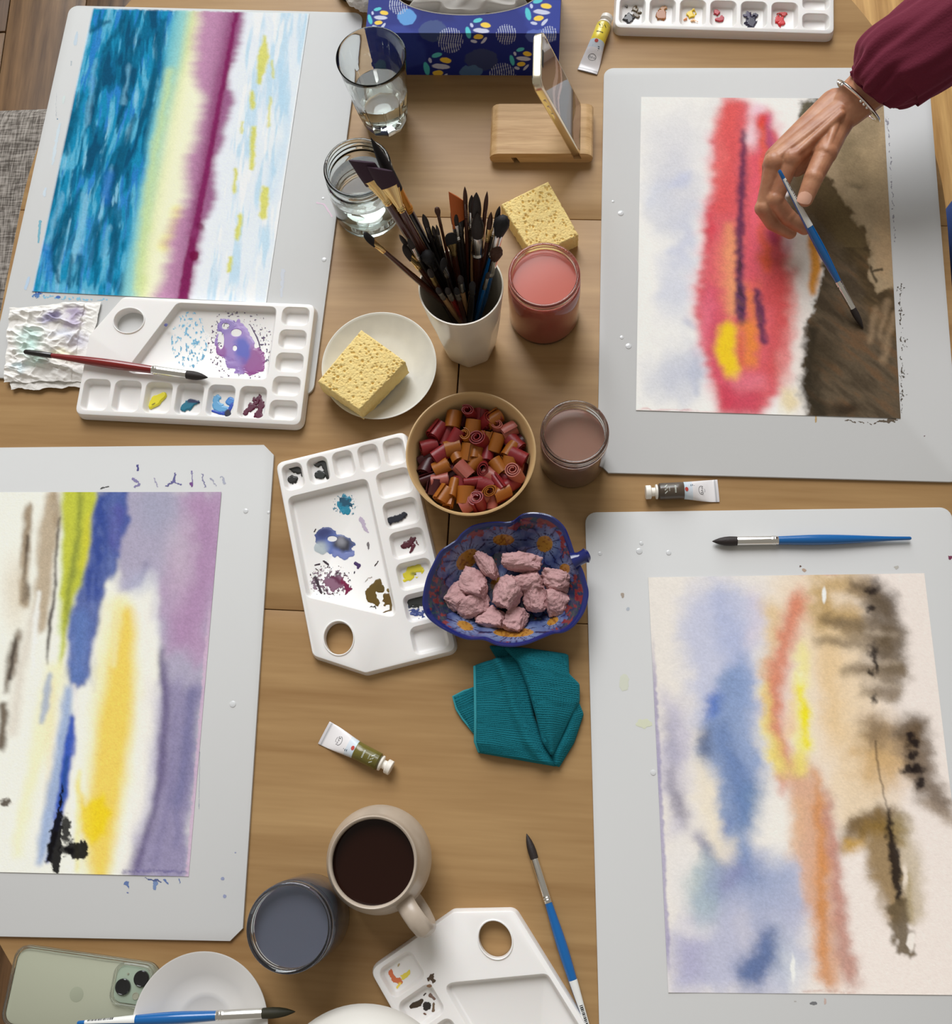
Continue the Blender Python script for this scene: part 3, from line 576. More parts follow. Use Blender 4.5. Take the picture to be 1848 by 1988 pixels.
    p.stroke([(1484, 1330), (1490, 1420), (1514, 1490)], [6, 9, 14], S(238, 228, 120), .75, 12, 6); p.stroke([(1556, 1250), (1552, 1330), (1562, 1430), (1550, 1490)], [6, 12, 14, 14], S(240, 228, 110), .8, 13, 6); p.stroke([(1540, 1340), (1534, 1430)], [5, 8], S(236, 190, 130), .7, 7, 5)
    p.swirl(2, 3, 14, 1.5, 3).blur(2)
    p.stroke([(1554, 1318), (1562, 1390), (1568, 1450)], [4, 9, 5], S(240, 222, 18), .97, 5, 4); p.stroke([(1553, 1308), (1555, 1328)], 2.5, S(248, 240, 224), .9, 3)
    # smoky trees
    oc = S(182, 146, 82); gb = S(116, 98, 74); dk = S(64, 50, 40); bk = S(30, 22, 22)
    p.stroke([(1592, 1150), (1606, 1196), (1660, 1206)], [20, 26, 22], oc, .8, 20, 16, 20); p.stroke([(1630, 1130), (1680, 1150)], 22, oc, .7, 20, 14)
    p.stroke([(1598, 1206), (1660, 1216), (1724, 1232)], [10, 16, 22], gb, .85, 12, 12, 16, .6); p.stroke([(1592, 1244), (1660, 1248), (1724, 1262)], [8, 12, 20], gb, .75, 10, 10, 16, .6); p.stroke([(1660, 1138), (1702, 1150), (1726, 1180)], [14, 24, 22], dk, .8, 16, 12, 16); p.stroke([(1706, 1180), (1728, 1230), (1738, 1290)], [26, 30, 26], S(98, 82, 62), .85, 16, 14, 18)
    p.stroke([(1644, 1302), (1700, 1300), (1736, 1310)], [8, 22, 24], gb, .85, 14, 14, 16, .6); p.stroke([(1686, 1342), (1738, 1348)], [12, 18], S(122, 104, 82), .85, 12, 12, 16, .6)
    for y in (1226, 1280, 1325): p.stroke([(1680, y), (1744, y + 8)], 2.4, S(206, 188, 166), .65, 4, 4)
    p.blob((1716, 1470), 54, 64, S(196, 154, 88), .8, .8, warp=20); p.blob((1698, 1420), 30, 34, S(120, 98, 72), .8, .7, warp=14); p.blob((1766, 1424), 36, 40, S(94, 76, 54), .85, .6, warp=16); p.stroke([(1772, 1424), (1784, 1480), (1796, 1530), (1836, 1570)], [24, 30, 22, 14], S(100, 80, 58), .85, 14, 14)
    p.stroke([(1660, 1560), (1720, 1570)], 30, S(226, 206, 178), .5, 30); p.stroke([(1800, 1560), (1846, 1594)], 9, S(160, 140, 120), .7, 10, 8)
    p.stroke([(1638, 1640), (1664, 1608), (1700, 1594), (1734, 1604)], [10, 20, 26, 28], S(104, 80, 46), .92, 13, 12); p.stroke([(1642, 1644), (1668, 1634)], 11, S(196, 152, 66), .8, 9); p.stroke([(1706, 1620), (1720, 1690), (1738, 1770)], [36, 34, 24], S(138, 108, 54), .88, 16, 14); p.stroke([(1746, 1600), (1768, 1680), (1774, 1770)], 20, S(170, 150, 106), .6, 16)
    p.swirl(5, 4, 10, .8, 4).blur(2).swirl(1.6, 1.6, 4, 1, 5)
    for c, rx, ry in (((1692, 1146), 12, 9), ((1696, 1266), 9, 16), ((1700, 1290), 4, 18), ((1692, 1304), 6, 5), ((1697, 1358), 6, 8), ((1690, 1182), 8, 6)): p.blob(c, rx, ry, bk, .85, .7, warp=6, ws=8)
    for c, rx, ry in (((1769, 1425), 9, 8), ((1773, 1442), 12, 10), ((1772, 1468), 11, 10), ((1782, 1492), 14, 10), ((1764, 1494), 14, 8), ((1786, 1520), 10, 14)): p.blob(c, rx, ry, bk, .92, .6, warp=7, ws=8)
    p.stroke([(1724, 1570), (1728, 1620), (1738, 1680), (1748, 1756)], [2, 8, 11, 5], bk, .93, 6, 6, 8); p.stroke([(1744, 1766), (1752, 1830), (1770, 1848)], [22, 16, 11], S(104, 88, 64), .92, 8, 12); p.stroke([(1762, 1700), (1770, 1790)], 6, S(176, 158, 122), .7, 7)
    p.blob((1768, 1828), 8, 18, S(240, 230, 220), .97, .3, warp=4); p.blob((1757, 1700), 5, 22, S(236, 222, 206), .8, .5)
    p.stroke([(1700, 1440), (1706, 1500), (1722, 1570)], [2.2, 2, 1.4], dk, .6, 2.5, 3); p.blob((1600, 1155), 4, 16, S(250, 244, 236), .97, .3, warp=2)
    # drying line on the left edge and foot
    e = p.s * 297; m = sstep(5, 2, e + 4 * (fbm(p.t * 90, e * 0, 2, 62) - .5)) * sstep(.12, .3, p.t) * sstep(.97, .9, p.t); p.c += (np.array(S(150, 142, 178)) - p.c) * (m * .7)[..., None]
    p.stroke([(1540, 1112), (1640, 1114)], 2, S(196, 110, 130), .4, 3, tex=.8, ts=8); p.stroke([(1560, 1924), (1660, 1926)], 2, S(180, 120, 100), .5, 3, tex=.8, ts=6)
    p.blob((1540, 1880), 4, 26, S(244, 240, 234), .9, .4, warp=3)
PAINTINGS = [sheet(-45.2955, 79.0496, -.083, 'watercolour seascape with teal strokes and a purple horizon line', seascape, cream, .10, 1),
             sheet(27.7829, 62.1138, -.0563, 'watercolour with a red field and dark brown ground under the hand', brown_red, S(240, 237, 231), .08, 2),
             sheet(-51.3831, 12.2529, -.0167, 'watercolour with yellow sunset, lilac sky and small black tree', lilac_yellow, S(246, 239, 227), .10, 3),
             sheet(27.2289, 1.4067, .0029, 'pale watercolour with blue washes and smoky brown trees', smoky, S(236, 228, 219), .10, 4)]

# ---------------------------------------------------------------- paint marks on the boards
def marks(board, bounds, fn, name='paint_marks', step=.045):
    o = puddle(name, board, BZ, bounds, fn, step, .45, .004, attr_mat('dry_paint', .6)); o['kind'] = 'stuff'
def m_sea(p):
    for pts, w, c in (([(150, 62), (146, 85)], [1.5, 4], (190, 204, 216)), ([(139, 120), (138, 126)], 1.5, (176, 184, 190)), ([(109, 182), (109, 226)], .7, (190, 192, 196)), ([(112, 232)], 1.6, (50, 110, 150)), ([(116, 240), (105, 300), (102, 320)], [2.5, 3.5, 2], (202, 214, 222)), ([(88, 366), (86, 380)], 3, (200, 212, 222)), ([(78, 430), (74, 470)], [3, 2], (110, 170, 190)), ([(124, 188), (122, 200)], 2.4, (206, 216, 214)), ([(56, 540), (50, 560)], 3, (180, 200, 220))):
        p.stroke(pts, w, S(*c), 1, 1, 1.5, 5)
    p.stroke([(66, 574), (90, 577), (150, 580), (210, 582)], [5, 5, 4, 3], S(130, 186, 212), .9, 5, 4, 5, tex=.95, ts=4)
    p.stroke([(66, 577), (80, 570)], 5, S(30, 80, 160), .95, 3, 6, 5, tex=.9, ts=4); p.blob((113, 576), 5, 3, S(40, 90, 170)); p.stroke([(615, 393), (630, 398), (645, 420)], 1.8, S(222, 196, 212), 1, 1, 3)
    p.stroke([(549, 525), (545, 575)], [4, 2.5], S(196, 200, 208), 1, 2, 4, 6)
marks(BOARDS[0], (40, 50, 660, 590), m_sea)
def m_red(p):
    for (u, v, a) in ((1745, 560, 8), (1746, 605, 7), (1752, 665, 9), (1750, 725, 8), (1748, 770, 6)):
        p.blob((u + 4, v), 5, a * 1.3, S(78, 70, 60), .85, .5, warp=8, ws=5, tex=1.0, ts=2.5)
    p.stroke([(1738, 815), (1690, 822), (1640, 816)], [5, 1.2, 2], S(80, 66, 48), .9, 2, 4, 6, tex=.6, ts=4); p.blob((1583, 814), 2.5, 7, S(170, 140, 90), 1, .3, warp=2)
    p.stroke([(1722, 228), (1728, 300), (1732, 380), (1737, 470)], 1.8, S(140, 138, 146), .9, 2, 4, 7, tex=1.0, ts=4)
    p.stroke([(1748, 560), (1750, 800)], 2, S(70, 60, 46), .8, 2, 4, 6, tex=.95, ts=4); p.blob((1795, 845), 1.6, 1.6, S(90, 60, 70))
marks(BOARDS[1], (1570, 220, 1800, 850), m_red)
def m_lil(p):
    for pts, w, c in (([(268, 904), (268, 912)], 3, (70, 66, 130)), ([(258, 930), (272, 940), (262, 945)], 2.4, (128, 120, 164)), ([(340, 920), (338, 935), (324, 942)], 2.4, (92, 88, 140)), ([(338, 936), (350, 940)], 2, (100, 96, 150)), ([(372, 915), (374, 940)], 2, (120, 110, 160)), ([(372, 940)], 4, (110, 60, 130)), ([(392, 922), (398, 944)], 2, (130, 128, 160)), ([(410, 930), (420, 945)], 2, (160, 160, 180)), ([(430, 924), (436, 940)], 2, (170, 172, 188)), ([(300, 930), (305, 944)], 2, (160, 156, 180)), ([(195, 948), (210, 946)], 2, (60, 60, 60)),
                      ([(245, 1715), (250, 1722)], [5, 3], (90, 112, 160)), ([(302, 1712), (300, 1726)], [4, 3], (110, 132, 172)), ([(282, 1704), (312, 1712)], 2, (70, 84, 130)), ([(320, 1708), (324, 1714)], 2, (90, 110, 160)), ([(346, 1708), (350, 1714)], 2, (100, 116, 160)), ([(248, 1732)], 2, (110, 120, 160))):
        p.stroke(pts, w, S(*c), 1, 1.2, 3, 5, tex=.4, ts=4)
    for c in ((432, 1706, 4), (436, 1740, 4), (457, 1655, 2)): p.blob(c[:2], c[2], c[2], S(140, 146, 176), 1, .2, warp=1)
    p.stroke([(388, 1460), (386, 1570)], .8, S(150, 154, 168), 1, .8, 1)
marks(BOARDS[2], (180, 890, 470, 1750), m_lil)
def m_smo(p):
    for c, rx, ry, col in (((1209, 1155), 5, 6, (164, 150, 136)), ((1218, 1182), 4, 5, (176, 182, 190)), ((1554, 1100), 2.5, 2, (90, 60, 50)), ((1561, 1106), 5, 4, (176, 150, 130)), ((1740, 1102), 6, 4, (180, 176, 168)), ((1579, 1948), 7, 4, (110, 110, 112)), ((1602, 1944), 4, 6, (190, 166, 156)), ((1845, 1083), 4, 4, (110, 40, 70)), ((1545, 1944), 2, 2, (170, 166, 160)), ((1212, 1325), 10, 16, (206, 208, 192)), ((1250, 1405), 16, 10, (208, 210, 186))):
        p.blob(c, rx, ry, S(*col), 1, .25, warp=3, ws=6)
marks(BOARDS[3], (1190, 1070, 1848, 1960), m_smo)
def drops(board, pts):
    M = mat('water_drop', S(210, 211, 212), .15, coat=.3)  # drop highlights put into an opaque pale colour instead of clear water
    for u, v, r in pts:
        V, F = lathe([(r * .06, 0), (r * .055, r * .008), (r * .035, r * .013), (0, r * .015)], 14); q = W(u, v, BZ)
        obj('water_drop', loc_of(board, np.array(V) + q + np.array([0, 0, .004])), F, M, board)
drops(BOARDS[1], [(1190, 391, 3), (1205, 414, 6), (1220, 672, 6), (1207, 655, 4)])
drops(BOARDS[2], [(477, 992, 5), (452, 1367, 6), (521, 995, 3)])
drops(BOARDS[3], [(1241, 1070, 6), (1298, 1073, 5), (1165, 1075, 4), (1268, 1500, 5), (1245, 1055, 4)])
drops(BOARDS[0], [(629, 504, 5), (640, 376, 3), (627, 385, 3)])

# ---------------------------------------------------------------- plastic palettes
M_pal = mat('white_plastic', S(232, 229, 226), .32, spec=.5, sss=.12)
PH = 1.25
def palette(label, org, ang, L, z0=0.0):
    r = thing('paint_palette', label, 'palette', (org[0], org[1], z0), ang, 'white plastic palettes'); k = L / 27.0
    out = [(x * k, y) for x, y in ((0, 0), (27, 0), (27, 15.35), (3.3, 15.35), (-.05, 10.1))]
    outer = round_poly(out, .95, 6); V = []; F = []
    loops = []
    def rr(x0, y0, x1, y1): return [((x0 + x1) / 2 * k + x * 1, (y0 + y1) / 2 + y) for x, y in rrect((x1 - x0) * k, y1 - y0, .8, 5)]
    for i in range(6): loops.append((rr(.42 + 3.78 * i, .55, 3.76 + 3.78 * i, 4.55), .35))
    for y0, y1 in ((.5, 3.0), (3.5, 5.98), (6.48, 8.98), (9.46, 11.96), (12.44, 14.9)): loops.append((rr(23.1, y0, 26.5, y1), .35))
    mix = [(5.0, 5.4), (22.45, 5.4), (22.45, 14.85), (10.1, 14.85)]
    loops.append((round_poly([(x * k, y) for x, y in mix], .9, 6), .3))
    th = [(4.55 * k + 2.0 * math.cos(a), 12.2 + 1.75 * math.sin(a)) for a in np.linspace(0, 2 * math.pi, 48, endpoint=False)]
    def add(P, z): b = len(V); V.extend((float(x), float(y), z) for x, y in np.asarray(P)[:, :2]); return list(range(b, b + len(P)))
    def bridge(A, B):
        n = len(A)
        for i in range(n): F.append((A[i], A[(i + 1) % n], B[(i + 1) % n], B[i]))
    top = add(inset(outer, .14), PH); hl = [add(l[0], PH) for l in loops]; tl = add(th, PH)
    tri = geometry.tessellate_polygon([[Vector(V[i]) for i in g] for g in [top] + hl + [tl]]); flat = top + [i for h in hl for i in h] + tl
    for t in tri:
        a, b, c = (flat[i] for i in t)
        n = (Vector(V[b]) - Vector(V[a])).cross(Vector(V[c]) - Vector(V[a]))
        F.append((a, b, c) if n.z > 0 else (a, c, b))
    r1 = add(inset(outer, .04), PH - .04); r2 = add(outer, PH - .14); r3 = add(inset(outer, -.12), PH * .5); r4 = add(inset(outer, -.2), .0)
    for A, B in ((r1, top), (r2, r1), (r3, r2), (r4, r3)): bridge(A, B)
    for (l, zf), h in zip(loops, hl):
        q = h
        for d, z in ((.05, PH - .04), (.1, PH - .13), (.3, zf + .16), (.38, zf + .05), (.48, zf)):
            n = add(inset(l, d), z); bridge(q, n); q = n
        F.append(tuple(q))
    q = tl; lp = np.array(th) - np.array([4.55 * k, 12.2])
    for s_, z in ((.985, PH + .1), (.955, PH + .13), (.92, PH + .1), (.9, PH - .1), (.9, .15)):
        n = add(lp * s_ + np.array([4.55 * k, 12.2]), z); bridge(q, n); q = n
    body = obj('tray', V, F, M_pal, r, True, 30)
    r['zf'] = z0 + .35; r['zm'] = z0 + .3
    return r
PAL_SEA = palette('white palette beside the seascape, holding violet washes and a yellow dab', (-53.9, 42.45), math.radians(-4.24), 27.0, BZ * .6)
PAL_MID = palette('white palette in the table centre with teal, blue and ochre puddles', (-8.75, 14.35), math.radians(103.35), 25.9)
PAL_LOW = palette('white palette with empty mixing well at the foot of the table', (-17.3, -17.7), math.radians(-56.8), 26.2)
PAL_TOP = palette('white palette above the red painting with a row of six colours', (11.08, 93.45), math.radians(-5.0), 27.3)
def dab(pal, bounds, fn, h=.18, well=True, th=.45): puddle('paint_dab', pal, pal['zf'] if well else pal['zm'], bounds, fn, .035, th, h)
# beside the seascape
def f(p): p.stroke([(293, 790), (305, 778), (318, 768)], [5, 11, 6], S(226, 214, 40), 1, 3, 3); p.blob((301, 786), 3, 2, S(120, 110, 30), .9)
dab(PAL_SEA, (280, 755, 330, 800), f, .3)
def f(p): p.stroke([(357, 793), (368, 785), (384, 780)], [7, 9, 4], S(14, 110, 136), 1, 3, 4, 8); p.stroke([(370, 779), (386, 782)], [5, 3], S(24, 36, 78), 1, 2, 3); p.stroke([(336, 797), (337, 770)], 1.4, S(30, 60, 90), 1, 1, 2, 4, tex=.8, ts=4)
dab(PAL_SEA, (334, 760, 396, 806), f, .2)
def f(p): p.stroke([(420, 776), (424, 790), (440, 796)], [8, 9, 9], S(96, 160, 204), 1, 4, 5, 9); p.stroke([(444, 784), (450, 776)], 6, S(70, 130, 200), 1, 4, 5); p.stroke([(414, 799), (440, 802), (452, 785)], [3, 4, 3], S(36, 70, 170), 1, 2, 3); p.blob((443, 805), 7, 8, S(26, 26, 48), 1, .3, warp=3)
dab(PAL_SEA, (406, 755, 460, 815), f, .08)
def f(p): p.stroke([(478, 800), (492, 790), (500, 770), (508, 785), (503, 806)], [5, 7, 4, 6, 8], S(84, 14, 48), 1, 3, 6, 7); p.stroke([(470, 748), (474, 757)], 4, S(60, 20, 40), 1, 2, 3); p.stroke([(488, 749), (498, 750)], 2, S(60, 20, 40), 1, 1)
dab(PAL_SEA, (462, 742, 514, 816), f, .1)
def f(p):
    p.blob((462, 672), 36, 50, S(148, 120, 184), .95, .3, -22, 11, 16); p.blob((440, 632), 15, 14, S(128, 106, 172), .95, .4, warp=6); p.blob((492, 700), 22, 26, S(140, 70, 136), .95, .35, warp=8); p.blob((472, 680), 16, 22, S(74, 84, 178), .95, .4, warp=7); p.blob((430, 680), 10, 12, S(140, 80, 150), .9, .4, warp=6)
    k = np.zeros_like(p.cov)
    for c, rx, ry in (((438, 633), 7, 6), ((459, 646), 10, 7), ((429, 661), 6, 16), ((456, 676), 4, 5)):
        k = np.maximum(k, sstep(1.2, .8, np.hypot((p.U - c[0]) / rx, (p.V - c[1]) / ry)))
    p.cov *= 1 - k
    r = np.hypot((p.U - 466) / 56, (p.V - 670) / 72); sp = (fbm(p.U / 3.2, p.V / 3.2, 2, 91) > .68) & (r < 1.12) & (r > .62)
    p.c[sp & (p.cov < .4)] = S(64, 34, 84); p.cov = np.where(sp, 1, p.cov)
    p.stroke([(486, 630), (500, 655), (505, 680)], [1, 1.6, 1], S(60, 30, 80), 1, 1, 2)
dab(PAL_SEA, (395, 598, 525, 740), f, .02, False)
def f(p):
    r = np.hypot((p.U - 368) / 36, (p.V - 660) / 56); n = fbm(p.U / 3.5, p.V / 6.0, 3, 93); m = (n > .6) & (r < 1)
    p.c[m] = S(160, 204, 222); m2 = (n > .68) & (r < 1); p.c[m2] = S(96, 160, 196); p.cov = np.where(m, 1, p.cov)
dab(PAL_SEA, (325, 600, 412, 722), f, .004, False)
def f(p): p.blob((322, 629), 4, 3, S(60, 64, 130), 1, .3)
puddle('paint_dab', PAL_SEA, BZ * .6 + PH, (314, 620, 330, 638), f, .035, .45, .01)
# table centre
def f(p): p.stroke([(558, 905), (580, 912)], [6, 9], S(36, 36, 32), 1, 3, 4, 7); p.blob((568, 931), 10, 9, S(30, 30, 28), 1, .3, warp=4, ws=6); p.stroke([(584, 918), (588, 925)], 2, S(40, 36, 30), 1, 1)
dab(PAL_MID, (548, 894, 594, 946), f, .15)
def f(p): p.stroke([(614, 903), (630, 898), (634, 915), (636, 928)], [4, 7, 6, 3], S(34, 34, 30), 1, 2, 4, 6); p.blob((622, 922), 11, 8, S(30, 34, 32), 1, .3, warp=3, ws=6)
dab(PAL_MID, (604, 888, 644, 936), f, .15)
def f(p):
    p.blob((670, 979), 15, 18, S(30, 130, 160), .95, .35, warp=9, ws=8); p.stroke([(668, 974), (680, 978)], [9, 6], S(6, 70, 96), .95, 4, 8, 6); p.blob((675, 993), 7, 6, S(20, 126, 152), 1, .3)
    r = np.hypot((p.U - 670) / 25, (p.V - 981) / 23); sp = (fbm(p.U / 2.6, p.V / 2.6, 2, 95) > .66) & (r < 1); p.c[sp & (p.cov < .4)] = S(40, 120, 146); p.cov = np.where(sp, 1, p.cov)
dab(PAL_MID, (640, 950, 700, 1010), f, .02, False)
def f(p): p.stroke([(700, 1008), (706, 1020), (712, 1034)], [5, 5, 2.5], S(184, 170, 190), 1, 3, 5, 6)
dab(PAL_MID, (690, 1000, 720, 1044), f, .005, False)
def f(p):
    p.blob((632, 1047), 22, 20, S(70, 84, 140), .95, .35, warp=8); p.blob((660, 1058), 28, 22, S(96, 116, 180), .95, .35, warp=9); p.stroke([(652, 1076), (668, 1080), (680, 1076)], [8, 9, 7], S(120, 132, 186), .95, 4, 6); p.blob((668, 1055), 19, 15, S(52, 50, 54), .95, .5, warp=7); p.blob((662, 1052), 8, 9, S(150, 150, 158), .8, .8); p.blob((625, 1064), 14, 12, S(176, 186, 190), .9, .6); p.blob((628, 1035), 13, 9, S(48, 56, 106), .9, .6)
    k = sstep(1.2, .8, np.hypot((p.U - 645) / 9, (p.V - 1046) / 5)); p.cov *= 1 - k
    p.stroke([(612, 1028), (610, 1032)], 1.6, S(40, 36, 40), 1, 1, 2)
dab(PAL_MID, (600, 1015, 700, 1100), f, .02, False)
def f(p):
    r = np.hypot((p.U - 640) / 38, (p.V - 1128) / 27); n = fbm(p.U / 4.2, p.V / 4.2, 3, 97)
    m = (n > .54) & (r < 1); p.c[m] = S(132, 110, 124); p.cov = np.where(m, 1, p.cov); m2 = (fbm(p.U / 2.6, p.V / 2.6, 2, 98) > .7) & (r < 1.2); p.c[m2] = S(54, 40, 48); p.cov = np.where(m2, 1, p.cov)
    p.blob((652, 1133), 20, 12, S(140, 100, 122), 1, .35, warp=8); p.stroke([(664, 1126), (676, 1144), (670, 1152)], [4, 6, 4], S(120, 24, 66), 1, 3, 6, 6); p.stroke([(646, 1120), (660, 1132)], 4, S(98, 40, 70), 1, 3, 6); p.stroke([(612, 1120), (625, 1150)], 3, S(60, 46, 54), 1, 2, 4); p.stroke([(628, 1090), (634, 1096)], 2.6, S(50, 36, 48), 1, 1); p.stroke([(612, 1098), (620, 1096)], 2, S(50, 36, 48), 1, 1)
dab(PAL_MID, (595, 1080, 690, 1165), f, .015, False)
def f(p): p.stroke([(690, 1094), (696, 1098), (694, 1102)], [4, 5, 3], S(66, 44, 96), 1, 2, 3); p.stroke([(729, 1097), (735, 1090)], 1.6, S(50, 44, 40), 1, 1); p.stroke([(715, 1055), (716, 1064)], [4, 3], S(110, 104, 106), 1, 2, 4, 4, tex=.7, ts=3); p.blob((687, 1110), 2, 3, S(50, 44, 66), 1)
dab(PAL_MID, (680, 1045, 745, 1116), f, .01, False)
def f(p):
    p.stroke([(733, 1134), (720, 1150), (722, 1162), (732, 1170)], [9, 10, 9, 5], S(98, 76, 24), 1, 3, 4, 8); p.blob((738, 1142), 9, 8, S(92, 72, 24), 1, .3, warp=4); p.blob((754, 1164), 11, 12, S(96, 72, 24), 1, .35, warp=7, ws=6); p.blob((754, 1145), 4, 4, S(110, 90, 40), 1, .3); p.stroke([(760, 1172), (758, 1184), (744, 1190)], [3, 2, 1.2], S(100, 80, 40), 1, 1, 3); p.stroke([(720, 1178), (728, 1180)], 3, S(40, 34, 24), 1, 1.5, 5, 4); p.stroke([(708, 1130), (714, 1122), (722, 1120)], 1.4, S(170, 160, 150), 1, 1, 2, 4, tex=.5, ts=3)
dab(PAL_MID, (700, 1112, 772, 1198), f, .02, False)
def f(p): p.stroke([(759, 1012), (770, 1006), (784, 1000)], [6, 8, 6], S(16, 20, 34), 1, 2, 4, 7)
dab(PAL_MID, (745, 985, 795, 1025), f, .22)
def f(p): p.stroke([(784, 1060), (798, 1054), (800, 1048)], [6, 7, 6], S(78, 18, 34), 1, 3, 4, 7); p.stroke([(802, 1058), (796, 1072)], [4, 2], S(84, 24, 40), 1, 2, 4); p.stroke([(808, 1050), (812, 1058)], 1.6, S(90, 30, 40), 1, 1, 2, 4, tex=.6, ts=3)
dab(PAL_MID, (772, 1036, 818, 1080), f, .12)
def f(p): p.stroke([(790, 1122), (798, 1110), (812, 1104)], [9, 12, 10], S(214, 200, 50), 1, 5, 6, 8); p.blob((806, 1114), 6, 4, S(120, 118, 60), .8, .8)
dab(PAL_MID, (775, 1090, 830, 1140), f, .04)
def f(p): p.stroke([(800, 1170), (825, 1160)], [10, 14], S(44, 46, 44), 1, 4, 6, 7); p.stroke([(796, 1186), (820, 1192)], [5, 8], S(60, 74, 130), 1, 4, 7, 5, tex=.5, ts=4)
dab(PAL_MID, (786, 1148, 834, 1202), f, .04)
# foot of the table
def f(p): p.stroke([(759, 1888), (762, 1900), (775, 1904)], [5, 5, 7], S(206, 110, 70), 1, 3, 4, 7); p.stroke([(783, 1898), (795, 1884)], [5, 3], S(226, 206, 80), 1, 3, 4, 6); p.stroke([(776, 1908), (772, 1916)], 2.4, S(232, 208, 90), 1, 2, 3); p.blob((776, 1875), 2, 3, S(180, 160, 120), 1)
dab(PAL_LOW, (748, 1866, 806, 1920), f, .015)
def f(p): p.stroke([(798, 1955), (812, 1948), (818, 1940)], [3, 6, 4], S(60, 46, 32), 1, 2, 3); p.blob((828, 1953), 10, 9, S(40, 34, 32), 1, .3, warp=4, ws=6); p.stroke([(836, 1932), (842, 1938)], 4, S(120, 96, 84), 1, 2, 4); p.stroke([(843, 1948), (840, 1962)], 2.4, S(110, 90, 70), 1, 1.4, 3); p.blob((826, 1967), 4, 2.5, S(110, 80, 66), 1); p.stroke([(822, 1930), (826, 1926)], 1.8, S(60, 50, 44), 1, 1)
dab(PAL_LOW, (788, 1918, 850, 1976), f, .03)
def f(p): p.stroke([(832, 1902), (838, 1894), (842, 1906)], [3, 4, 2.5], S(80, 64, 50), 1, 2, 4, 5); p.blob((834, 1912), 5, 4, S(130, 100, 76), 1, .4)
puddle('paint_dab', PAL_LOW, PH, (824, 1884, 850, 1922), f, .035, .45, .02)
# above the red painting
for (u, v, cols) in ((1226, 26, [((1221, 36), 11, 9, (46, 44, 46)), ((1236, 30), 9, 6, (96, 80, 56)), ((1232, 18), 9, 5, (110, 94, 66)), ((1216, 14), 5, 4, (60, 52, 40))]), (1283, 28, [((1284, 30), 9, 11, (158, 96, 44)), ((1288, 18), 9, 5, (176, 120, 60))]), (1342, 32, [((1343, 28), 9, 7, (234, 200, 40)), ((1330, 36), 5, 4, (236, 150, 80)), ((1348, 42), 7, 3, (232, 180, 120))]), (1397, 34, [((1398, 38), 9, 6, (174, 26, 44)), ((1392, 24), 6, 7, (184, 50, 60))]), (1457, 40, [((1458, 44), 10, 12, (36, 32, 58)), ((1450, 30), 10, 6, (60, 52, 84)), ((1464, 30), 5, 5, (50, 44, 70))]), (1514, 36, [((1514, 40), 8, 11, (206, 36, 40)), ((1518, 28), 9, 4, (196, 60, 56)), ((1508, 10), 3, 2.5, (170, 40, 60))])):
    def f(p):
        for c, rx, ry, col in cols: p.blob(c, rx, ry, S(*col), 1, .35, warp=6, ws=7)
    dab(PAL_TOP, (u - 26, max(v - 34, 0), u + 26, v + 26), f, .2)

# ---------------------------------------------------------------- glass jars and tumbler
M_glass = mat('clear_glass', (.93, .97, .955), .0, trans=1, ior=1.45)
M_water = mat('clear_water', (.965, .975, .955), .0, trans=1, ior=1.33)
def jar_profile(rb, rn, H, t=.28):
    o = [(0, 0), (rb - .7, 0), (rb - .15, .12), (rb, .6), (rb, H - 3.2), (rb - .04, H - 2.7), (rn + (rb - rn) * .5, H - 2.2), (rn, H - 1.9), (rn, H - 1.72), (rn + .17, H - 1.6), (rn + .17, H - 1.5), (rn, H - 1.38), (rn, H - .95), (rn + .12, H - .85), (rn, H - .72), (rn + .02, H - .42), (rn + .12, H - .32), (rn + .1, H - .1), (rn - .02, H)]
    i = [(rn - t + .05, H), (rn - t - .02, H - .12), (rn - t, H - 1.9), (rb - t - .05, H - 2.9), (rb - t, H - 3.4), (rb - t, .8), (rb - t - .5, .4), (0, .36)]
    return o, i
def jar(label, c, rb, rn, H, level, liquid, n=64):
    r = thing('glass_jar', label, 'jar', (c[0], c[1], 0), 0, 'jars of painting water'); o, i = jar_profile(rb, rn, H)
    obj('glass', *lathe([(a, b + .01) for a, b in o + i], n), M_glass, r, True, 60)
    t = .28; e = .03
    pr = [(0, .33), (rb - t - .5 + e, .37), (rb - t + e, .78)]
    for q in i[::-1]:
        if .8 < q[1] < level: pr.append((q[0] + e, q[1]))
    rl = float(np.interp(level, [q[1] for q in i[::-1]], [q[0] for q in i[::-1]])) + e
    pr += [(rl, level), (0, level)]
    obj('water', *lathe(pr, n), liquid, r, True, 40)
    return r
def murky(name, col, deep): 
    m, nt, b = nodes_of(name); b.inputs['Base Color'].default_value = (*col, 1); b.inputs['Roughness'].default_value = .12; b.inputs['IOR'].default_value = 1.33
    b.inputs['Transmission Weight'].default_value = 0.0; b.inputs['Subsurface Weight'].default_value = .6; b.inputs['Subsurface Radius'].default_value = (.02, .01, .01); b.inputs['Subsurface Scale'].default_value = 1
    return m
jar('jar of clear water behind the leaning brushes', (-19.9, 69.2), 4.15, 3.85, 9.0, 5.4, M_water)
jar('jar of salmon pink water in front of the yellow sponge', (1.4, 54.3), 4.1, 3.85, 9.9, 8.7, murky('pink_water', S(196, 108, 94), 0))
jar('smaller jar of brownish water right of the fruit roll bowl', (4.3, 36.2), 3.65, 3.5, 9.3, 7.2, murky('brown_water', S(146, 112, 98), 0))
jar('jar of blue-grey water touching the coffee mug', (-23.8, -12.75), 4.2, 4.0, 9.3, 7.9, murky('blue_water', S(92, 95, 107), 0))
def facet(n, z0, z1):
    def fn(r, z, a):
        k = 2 * math.pi / n; q = (a + k / 2) % k - k / 2
        s = float(sstep(z1, z0, np.array(z)))
        return r * (1 - s + s * (math.cos(math.pi / n) / math.cos(q)) * 1.03)
    return fn
